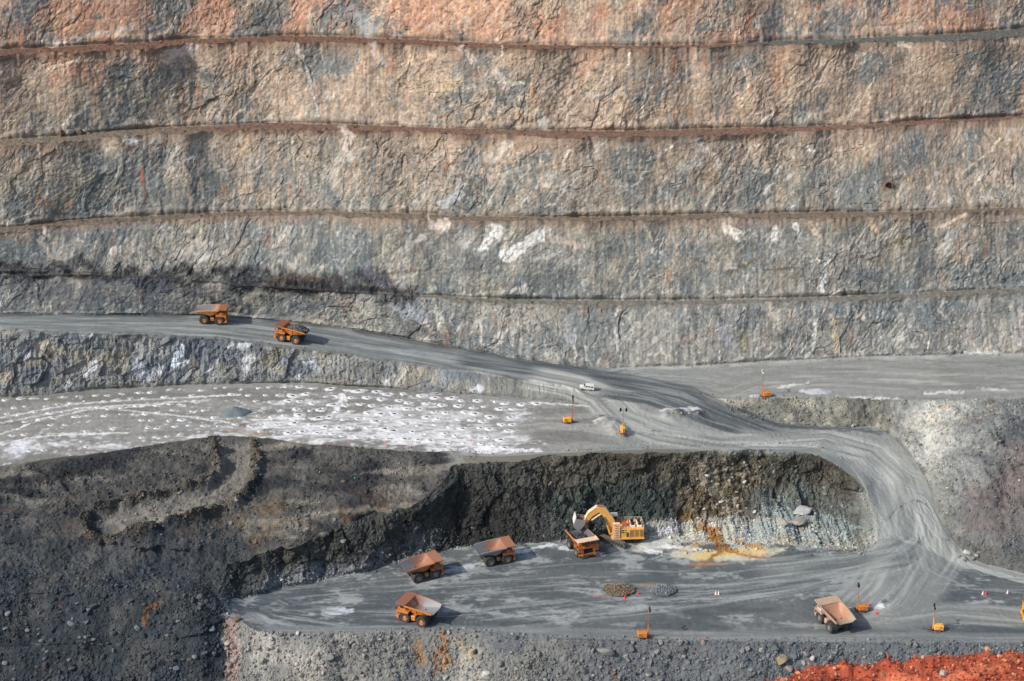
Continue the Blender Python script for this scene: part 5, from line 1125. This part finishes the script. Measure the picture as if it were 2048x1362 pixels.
# ------------------------------------------------------------------ mounds of crushed gravel
def mound(name, label, px, py, rx, ry, h, col, cat='gravel pile', zs=None, rough=.06):
    p = at(px, py, zs); nu, nv = 40, 14; V = [(0, 0, h)]; cc = [1]
    for j in range(1, nv+1):
        for i in range(nu):
            a = 2*math.pi*i/nu; r = j/nv; k = 1+.12*math.sin(2*a+1)+.06*math.sin(5*a)
            V.append((rx*k*r*math.cos(a), ry*k*r*math.sin(a), h*(1-r)**.9*(1+rough*random.uniform(-1, 1))-(.35 if j == nv else 0)))
    V = np.array(V); Fx = [(0, 1+i, 1+(i+1) % nu) for i in range(nu)]
    for j in range(nv-1):
        for i in range(nu):
            a = 1+j*nu+i; b = 1+j*nu+(i+1) % nu; Fx += [(a, a+nu, b+nu), (a, b+nu, b)]
    Cv = np.array(col)[None]*(1+rng.uniform(-.12, .12, (len(V), 1)))
    o = np_mesh(name, V, np.array(Fx), Cv, M_road, True); o.location = p
    return props(o, label, cat)
mound('gravel_stockpile', 'smooth blue-grey cone of crushed gravel on the blast bench', 470, 826, 5.2, 4.2, 2.6, al(104, 113, 115), zs=(4,))
mound('gravel_stockpile', 'pale heap of fine gravel behind the bank beside the upper road', 1637, 784, 5.4, 3.2, 1.5, al(166, 168, 172))
rock_heap('rubble_mound', 'rust-topped rubble heap in the middle of the pit floor', Matrix.Translation(at(1237, 1178, (1,))), 0, 5.0, 4.0, .9, 320, al(104, 92, 76), 0, cat='rubble')
rock_heap('rubble_mound', 'smaller blue-grey rubble heap right of the rusty one', Matrix.Translation(at(1325, 1179, (1,))), 0, 4.4, 3.4, .7, 260, al(98, 104, 108), 0, cat='rubble')

# ------------------------------------------------------------------ boulders, each an object
def boulder_mesh(seed, flat=.7, sub=2):
    import bmesh
    r_ = np.random.RandomState(seed); bm = bmesh.new(); bmesh.ops.create_icosphere(bm, subdivisions=sub, radius=1)
    pl = r_.normal(size=(9, 3)); pl /= np.linalg.norm(pl, axis=1, keepdims=True); dd = r_.uniform(.42, .82, 9)
    sc = np.array([r_.uniform(1, 1.35), r_.uniform(.8, 1.05), flat])
    for v in bm.verts:
        q = np.array(v.co)
        for n_, d_ in zip(pl, dd):
            e = q@n_-d_
            if e > 0: q = q-n_*e*.95
        q = q*sc*(1+r_.uniform(-.03, .03)); v.co = q
    me = bpy.data.meshes.new('boulder'); bm.to_mesh(me); bm.free(); return me
BM = [boulder_mesh(i, f) for i, f in enumerate((.7, .8, .6, .75, .65, .85, .5, .3))]
def solid_rock(name, col, k=.35):
    m = paint(name, tuple(col), tuple(np.array(col)*.55), .8, .9, 0, 1.5); nt = m.node_tree
    n = nt.nodes.new('ShaderNodeTexNoise'); n.inputs['Scale'].default_value = 2.5; n.inputs['Detail'].default_value = 6
    b = nt.nodes.new('ShaderNodeBump'); b.inputs['Strength'].default_value = .6; b.inputs['Distance'].default_value = .2
    nt.links.new(n.outputs[0], b.inputs['Height']); nt.links.new(b.outputs[0], nt.nodes['Principled BSDF'].inputs['Normal']); return m
RM = {k: solid_rock('boulder_'+k, al(*v)) for k, v in dict(grey=(120,122,121), pale=(150,147,138), tan=(150,132,106), blue=(100,110,120), dark=(76,77,76), pink=(146,134,128), white=(186,184,178), brown=(112,92,74)).items()}
def boulder(label, px, py, r, mat='grey', m=None, group=None, zs=None, p=None, cat='boulder', flat=1.0):
    me = BM[random.randrange(6) if m is None else m]
    key = me.name+mat
    if key not in BMC: c = me.copy(); c.materials.clear(); c.materials.append(RM[mat]); BMC[key] = c
    o = bpy.data.objects.new('boulder', BMC[key]); COL.objects.link(o)
    o.location = (p if p is not None else at(px, py, zs))+Vector((0, 0, r*.22)); o.scale = (r, r*random.uniform(.8, 1.1), r*flat)
    o.rotation_euler = (random.uniform(-.3, .3), random.uniform(-.3, .3), random.uniform(0, 6.28))
    return props(o, label, cat, group)
BMC = {}
boulder('large tan boulder at the left of the little cluster on the near slope', 1564, 1324, 2.3, 'tan', 0)
boulder('blue-grey boulder in the middle of the cluster on the near slope', 1589, 1312, 1.7, 'blue', 1)
boulder('pinkish boulder right of the blue-grey one on the near slope', 1612, 1308, 1.5, 'pink', 2)
boulder('pale wedge-shaped boulder at the right end of the near slope cluster', 1626, 1318, 1.2, 'white', 3)
boulder('pale boulder just below the tan one of the near slope cluster', 1578, 1338, 1.5, 'pink', 4)
boulder('big half-buried grey boulder below the light tower on the near slope', 1212, 1306, 2.6, 'grey', 2)
boulder('rounded dark grey boulder standing out near the bottom edge', 1119, 1343, 1.1, 'grey', 5)
boulder('white-topped boulder at the bottom edge left of the rounded one', 975, 1352, 1.9, 'white', 3)
boulder('grey boulder right of the rust stain on the near slope', 1000, 1328, 1.4, 'grey', 0)
boulder('upright grey boulder beside the big half-buried one', 1316, 1305, 1.3, 'grey', 1)
boulder('boulder close to the left end of the near slope with a flat pale face', 634, 1312, 1.5, 'pale', 1)
boulder('dark hollow-sided boulder next to the flat pale one', 660, 1316, 1.6, 'grey', 4)
boulder('white boulder sitting on the crest at the left end of the floor', 596, 1268, .8, 'white', 0)
boulder('big grey boulder jutting out of the dark face left of the excavator', 1124, 998, 1.9, 'dark', 0)
boulder('dark boulder on the inside edge of the ramp curve', 1713, 976, 1.7, 'dark', 4)
boulder('large light slab, highest of the three beside the white apron', 1614, 1027, 4.0, 'white', 7, cat='rock slab')
boulder('large olive-grey slab, middle of the three beside the white apron', 1598, 1046, 4.3, 'pale', 7, cat='rock slab')
boulder('smaller blocky rock left of the two slabs', 1571, 1046, 2.2, 'pale', 6)
for i, (dx, dy, r) in enumerate(((-26, 2, 1.9), (-8, -2, 2.2), (8, 3, 1.6), (20, -4, 1.5), (-14, -9, 1.4), (30, 2, 1.1))):
    boulder(['broad brown block at the left of the rockfall on the third ledge', 'large pinkish block in the middle of the rockfall on the third ledge', 'dark block low in the rockfall on the third ledge', 'pale block high in the rockfall on the third ledge', 'wedge block on top of the rockfall on the third ledge', 'small block at the right end of the rockfall on the third ledge'][i], 150+dx, 266+dy, r, ['brown', 'pink', 'brown', 'pale', 'pink', 'brown'][i], 6 if i % 2 else 3, 'blocks of the rockfall on the ledge', cat='rock block')
boulder('largest pale rock on the pile where the floor meets the right slope', 1934, 1106, 1.7, 'white', 1)
for i, (x_, y_, r, m_) in enumerate(((1920, 1114, 1.0, 'grey'), (1950, 1112, 1.1, 'pale'), (1945, 1119, 1.0, 'grey'), (1928, 1120, .8, 'grey'), (1915, 1108, .7, 'pale'), (1957, 1106, .8, 'grey'))):
    boulder('grey rock in the low pile where the floor meets the right slope', x_, y_, r, m_, None, 'rocks of the pile beside the right slope')
for i in range(26):
    a = random.uniform(0, 6.28); q = random.random()**.5; k = random.choice([(1234, 1176, 22, 9), (1322, 1177, 18, 7), (1370, 829, 30, 7)])
    boulder({1234: 'small rock on the rust-topped heap of the pit floor', 1322: 'small rock on the blue-grey heap of the pit floor', 1370: 'small rock on the traffic island between the ramps'}[k[0]], k[0]+k[2]*q*math.cos(a), k[1]+k[3]*q*math.sin(a), random.uniform(.3, .7), random.choice(['grey', 'pale', 'grey', 'tan']), None, {1234: 'rocks on the rusty heap', 1322: 'rocks on the blue-grey heap', 1370: 'rocks on the traffic island'}[k[0]])
MARK = {'near slope': [(600, 'under the left tip of the floor'), (800, 'left of the rust stain'), (960, 'around the rust stain'), (1150, 'right of the rust stain'), (1240, 'beside the big half-buried boulder'), (1400, 'below the lowest light tower'), (1540, 'left of the boulder cluster'), (1680, 'around the boulder cluster'), (1820, 'below the tan truck'), (3000, 'just above the red bank')],
        'lower left': [(110, 'near the left edge'), (240, 'left of the orange stain'), (330, 'around the orange stain'), (3000, 'next to the pinkish ridge')],
        'muck pile': [(350, 'left of the dozer trail'), (520, 'beside the dozer trail'), (3000, 'right of the dozer trail')],
        'brown face': [(1450, 'nearer the excavator'), (3000, 'nearer the ramp')], 'dark face': [(800, 'left of both queueing trucks'), (960, 'above the last truck of the queue'), (3000, 'beside the excavator')],
        'spoil slope': [(1900, 'close to the ramp'), (3000, 'close to the right edge')], 'ridge': [(3000, '')]}
def describe(k, x, y, r, mat, box):
    q = [v for a_, v in MARK.items() if a_ in k][0]; where = [w for lim, w in q if x < lim][0]
    up_ = 'high' if y < box[2]+(box[3]-box[2])*.33 else 'low' if y > box[2]+(box[3]-box[2])*.66 else 'midway'
    size = 'big' if r > .75*(box[1] > 0)*1.2 else 'small' if r < .6 else 'middling'
    colr = {'grey': 'grey', 'pale': 'pale', 'blue': 'blue-grey', 'tan': 'tan', 'pink': 'pinkish', 'dark': 'dark', 'brown': 'brown', 'white': 'whitish'}[mat]
    area_ = [v for a_, v in {'near slope': 'the near slope', 'lower left': 'the lower left slope', 'muck pile': 'the muck pile', 'brown face': 'the brown face', 'dark face': 'the dark face', 'spoil slope': 'the spoil slope', 'ridge': 'the pinkish ridge'}.items() if a_ in k][0]
    return ('%s %s rock %s on %s %s' % (size, colr, up_, area_, where)).strip()
for k, n, box, mats, rr, zs in (
    ('loose boulder among the rubble of the near slope', 150, (500, 2040, 1292, 1400), ['grey', 'grey', 'pale', 'blue', 'grey', 'grey', 'pink', 'dark'], (.5, 1.1), (0,)),
    ('dark boulder lying on the lower left slope', 70, (5, 440, 1190, 1360), ['dark', 'dark', 'blue', 'dark', 'grey'], (.6, 1.3), (0, 1)),
    ('pinkish boulder on the ridge beside the lower left slope', 14, (450, 480, 1235, 1360), ['pink', 'pink', 'brown'], (.6, 1.3), (0,)),
    ('boulder lying on the blasted muck pile', 30, (150, 860, 960, 1090), ['dark', 'grey', 'brown', 'dark'], (.5, 1.1), (3,)),
    ('pale block on the brown face right of the excavator', 30, (1370, 1530, 950, 1060), ['pale', 'tan', 'white', 'pink'], (.5, 1.3), (2,)),
    ('boulder on the dark face behind the queueing trucks', 26, (560, 1120, 960, 1150), ['dark', 'dark', 'grey'], (.5, 1.2), (2,)),
    ('pale rock on the tipped spoil slope at the right', 26, (1800, 2040, 860, 1110), ['pale', 'grey', 'white', 'grey'], (.45, .9), (5,))):
    c_ = 0
    while c_ < n:
        x_ = random.uniform(box[0], box[1]); y_ = random.uniform(box[2], box[3])
        p_ = at(x_, y_, zs); X_, Y_ = proj(np.array(p_))
        c_ += 1
        if abs(Y_-y_) > 4: continue
        sz = random.uniform(rr[0], rr[1]*random.random()**.5+rr[0]*.4); mt = random.choice(mats)
        boulder(describe(k, x_, y_, sz, mt, box), x_, y_, sz, mt, None, k.replace('boulder ', 'boulders ').replace('block ', 'blocks ').replace('rock ', 'rocks '), zs, p_)

# ------------------------------------------------------------------ drill cuttings round each blast hole
ck = MB(); nu = 14
ringp = [(.42, .05), (.46, .26), (.75, .32), (1.1, .14), (1.5, -.03)]
for i in range(nu):
    a = 2*math.pi*i/nu
    for r_, z_ in ringp:
        j_ = 1+.10*math.sin(3*a)+.16*math.sin(5*a+1)+.1*math.sin(9*a); ck.v.append((r_*j_*math.cos(a)*1.15, r_*j_*math.sin(a), z_))
for i in range(nu):
    j = (i+1) % nu
    for q in range(4): ck.f.append((i*5+q, j*5+q, j*5+q+1, i*5+q+1))
M['dust'] = paint('white_drill_dust', tuple(al(206, 207, 208)), tuple(al(150, 150, 148)), .8, .95, 0, 1.2)
M['dustg'] = paint('grey_drill_dust', tuple(al(190, 190, 188)), tuple(al(136, 135, 131)), .7, .95, 0, 1.2)
hole = MB(); hole.add([(.33*math.cos(2*math.pi*i/10)*1.3, .33*math.sin(2*math.pi*i/10)*1.2, .12) for i in range(10)], [tuple(range(10))])
dm = ck.obj('drill_cuttings', M['dust']); dm2 = dm.data.copy(); dm2.materials.clear(); dm2.materials.append(M['dustg'])
hm = hole.obj('blast_hole', M['black'])
first = True; cnt = 0
for px_, py_, r_ in HOLES:
    if True:
        p_ = at(px_, py_, (4,)); s_ = random.uniform(.5, 1.3)*(1.1 if px_ > 560 else .72)
        if first: o, h_ = dm, hm; first = False
        else: o = dm.copy(); COL.objects.link(o); h_ = hm.copy(); COL.objects.link(h_)
        if px_ < 560 and random.random() < .5: o.data = dm2
        h_.parent = o; o.location = p_; o.scale = (s_*random.uniform(.9, 1.5), s_, .9); o.rotation_euler.z = random.uniform(-.5, .5)
        ord_ = ['first', 'second', 'third', 'fourth', 'fifth', 'sixth', 'seventh', 'eighth', 'ninth', 'tenth'][r_]; sec_ = [w_ for l_, w_ in ((110, 'at the left edge'), (220, 'left of the wheel marks'), (330, 'among the wheel marks'), (430, 'left of the stockpile'), (520, 'by the stockpile'), (620, 'right of the stockpile'), (740, 'below the loaded truck'), (860, 'in the whitest part'), (960, 'right of the whitest part'), (2000, 'towards the yellow light tower')) if px_ < l_][0]
        props(o, 'drill cuttings, %s row from the ramp face, %s' % (ord_, sec_), 'drill cuttings', 'drill cuttings in rows on the blast bench'); cnt += 1

# ------------------------------------------------------------------ stakes, cones, tunnel mouth
def stake(px, py, col, label, grp, h=1.3, name='marker_flag'):
    p = at(px, py); t = thing(name, label, 'marker', p, random.uniform(0, 6), grp)
    MB().tube((0, 0, -.1), (0, 0, h), .05, n=6).obj('pole', M['white'], t)
    MB().box(.03, .6, -.04, .04, h-.55, h).obj('flag', M[col], t)
for x_, y_ in ((607,882),(633,884),(698,886),(710,899),(770,893),(820,885),(822,900),(945,886),(973,890),(523,862),(655,893),(1000,893)): stake(x_, y_, 'pinkred', 'small red marker flag along the near edge of the blast bench', 'red flags along the bench edge')
for x_, y_, l in ((348,909,'small green peg left of the dozer trail'), (643,1029,'green peg on the muck pile, nearest to the trucks'), (710,957,'green peg high on the muck pile'), (492,1047,'green peg below the dozer trail'), (640,945,'faint green peg beside the upper muck')):
    p = at(x_, y_); t = thing('marker_peg', l, 'marker', p, 0, 'green pegs on the muck pile'); MB().tube((0, 0, 0), (0, 0, .45), .22, .16, n=8).obj('peg', M['green'], t)
def cone(px, py, lab, red=False):
    p = at(px, py); t = thing('traffic_cone', lab, 'traffic cone', p, 0)
    MB().lathe([(0, 0), (.01, 0)], 3) 
    MB().tube((0, 0, .05), (0, 0, 1.3), .32, .07, n=12).obj('cone', M['pinkred'] if red else M['white'], t)
    MB().box(-.4, .4, -.4, .4, 0, .06).obj('base', M['pinkred'], t)
for x_, y_, l, r_ in ((1966,1189,'white cone on the floor with the red one touching it',0),(1971,1189,'red cone on the floor right beside a white one',1),(2015,1187,'lone white cone near the right edge of the floor',0),(1431,1189,'left cone of the close pair in the middle of the floor',0),(1437,1189,'right cone of the close pair in the middle of the floor',0),(1738,1211,'red cone between the light tower and the white puddle',1),(1753,1228,'dark red cone at the lower edge of the white puddle',1),(1249,1197,'red cone in front of the rust-topped heap',1),(1276,1188,'red cone between the two heaps',1)): cone(x_, y_, l, bool(r_))
def fuel_drum(px, py):
    p = at(px, py); t = thing('drum', 'small orange drum on the crest right of the lowest light tower', 'drum', p); MB().tube((0, 0, 0), (0, 0, 1.0), .5, n=14).obj('barrel', M['orange'], t); MB().tube((0, 0, 1.0), (0, 0, 1.06), .52, n=14).obj('lid', M['rust'], t)
fuel_drum(1406, 1284)
def tunnel(px, py):
    p = at(px, py, (11,)); t = thing('tunnel_mouth', 'small dark arched tunnel mouth high in the right part of the wall', 'tunnel', p+Vector((0, -.4, -1.2)))
    prof = [(-1.4, 0), (-1.4, 1.5)]+[(1.4*math.cos(a), 1.5+1.3*math.sin(a)) for a in np.linspace(math.pi*.92, math.pi*.08, 9)]+[(1.4, 1.5), (1.4, 0)]
    MB().prism(prof, -.15, 3.5).obj('opening', M['black'], t)
    o = MB(); pr = [Vector(q) for q in prof]
    for a_, b_ in zip(pr[:-1], pr[1:]): o.tube((a_.x*1.05, -.5, a_.y*1.03), (b_.x*1.05, -.5, b_.y*1.03), .14, n=6); 
    for q in pr[1:-1:2]: o.tube((q.x*1.05, -.5, q.y*1.03), (q.x*1.05, 1.5, q.y*1.03), .14, n=6)
    o.obj('portal_frame', M['brown'], t)
tunnel(1776, 371)

# ------------------------------------------------------------------ red bank of the lookout in the foreground, and the wall below it
ex_ = np.array([(-1500,2300),(-300,1900),(600,1620),(1200,1480),(1480,1382),(1540,1362),(1600,1348),(1680,1337),(1760,1331),(1850,1316),(1950,1301),(2048,1292),(2300,1262),(2900,1200),(3600,1150)], float)
us = np.concatenate([np.arange(-1500, 1400, 30), np.arange(1400, 2120, 2.0), np.arange(2120, 3600, 25)])
ey = -9-24*sstep(1850, 1640, us)+np.interp(us, ex_[:, 0], ex_[:, 1])+2.2*n2(us/23, us*0, 5)+1.6*n2(us/8, us*0, 6)+1.4*n2(us/3.5, us*0, 8)
E = unproj(us, ey, 232.0)
nv = 150; vv = np.linspace(0, 1, nv)
A = np.zeros((nv+30, len(us), 3))
for j, v in enumerate(vv):                          # from beneath the viewer out to the edge
    near = E*np.array([.35, .35, 1]); near[:, 2] = 236.5
    q = near*(1-v)+E*v; q[:, 2] = 236.5*(1-v)+232*v+ .0
    A[j] = q
for j in range(30):                                 # rolls over and drops
    v = (j+1)/30; q = E.copy(); q[:, 1] += 1.5*v+14*v*v; q[:, 0] *= 1+.0*v; q[:, 2] -= 22*v**1.2; A[nv+j] = q
Xa, Ya = A[..., 0], A[..., 1]
A[..., 2] += .3*fbm(Xa/2.0, Ya/2.0, 4, 970)+.08*ridged(Xa/.6, Ya/.6, 3, 971)+.03*n2(Xa/.12, Ya/.12, 972)-.2*sstep(.75, 1, np.minimum(1, np.arange(nv+30)/nv))[:, None]
red = np.zeros(Xa.shape+(3,), f32)+al(168, 80, 54)
red = mixc(red, al(138, 62, 44), sstep(-.1, .4, fbm(Xa/2, Ya/2, 4, 973))); red = mixc(red, al(204, 118, 84), sstep(.1, .5, fbm(Xa/.6, Ya/.6, 4, 974)))
red *= (1+.3*fbm(Xa/.15, Ya/.15, 2, 975))[..., None]
k_, m_ = Xa.shape; id_ = np.arange(k_*m_).reshape(k_, m_)
qd = np.stack([id_[:-1, :-1], id_[:-1, 1:], id_[1:, 1:], id_[1:, :-1]], -1).reshape(-1, 4)
M_red = ground_material('red_gravel', .5, 14, .9)
M_red.node_tree.nodes['Bump'].inputs['Distance'].default_value = .05
props(np_mesh('red_earth_bank', A.reshape(-1, 3), qd, red.reshape(-1, 3), M_red), 'bank of bright red earth in the lower right corner', 'bank', kind='structure')
cA = np.where((us > 1440) & (us < 2110))[0]
n_ = 12000; jj = rng.randint(int(nv*.45), nv+12, n_); ii = rng.choice(cA, n_)
rp = A[jj, ii]+rng.uniform(-.03, .03, (n_, 3)); rs = .011*(1-rng.uniform(0, 1, n_)*(1-(.011/.06)**2.6))**(-1/2.6)
rc = np.where(rng.uniform(0, 1, (n_, 1)) < .3, al(200, 142, 110), al(158, 82, 58))*rng.uniform(.5, 1.15, (n_, 1))
o = rock_cloud('red_gravel', rp, rs, rc, 'loose red and cream stones strewn over the red bank'); o.data.materials[0] = M_red
for x_, j_, r_, c_ in ((1893, nv-9, .10, 'white'), (2040, nv-30, .07, 'tan'), (1770, nv-6, .06, 'tan'), (1985, nv-3, .09, 'brown')):
    q = A[j_, int(np.argmin(abs(us-x_)))]; boulder({1893: 'cream stone, the palest one on the red bank', 2040: 'tan stone on the red bank at the right edge of the picture', 1770: 'tan stone on the crest of the red bank left of the cream one', 1985: 'brown stone on the crest of the red bank'}[x_], 0, 0, r_, c_, None, 'stones on the red bank', p=Vector(q.tolist()), cat='stone')
# wall under the lookout and the deeper floor in front of it (not in view, closes the pit)
s_ = E[::6]; wv = []; 
for z_, dy_ in ((210, 15.5), (120, 45), (-34, 95)):
    q = s_.copy(); q[:, 1] += dy_; q[:, 2] = z_; wv.append(q)
wv.append(np.stack([s_[:, 0]*1.0, s_[:, 1]*0+300, s_[:, 0]*0-34], -1)); wv.append(np.stack([s_[:, 0]*3, s_[:, 1]*0+374, s_[:, 0]*0-30], -1)); wv = np.array(wv)
k_, m_ = wv.shape[:2]; id_ = np.arange(k_*m_).reshape(k_, m_); qd = np.stack([id_[:-1, :-1], id_[:-1, 1:], id_[1:, 1:], id_[1:, :-1]], -1).reshape(-1, 4)
props(np_mesh('near_wall', wv.reshape(-1, 3), qd, np.zeros((k_*m_, 3))+al(150, 130, 110), M_rock), 'pit wall under the lookout and the deeper floor, out of view', 'rock face', kind='structure')
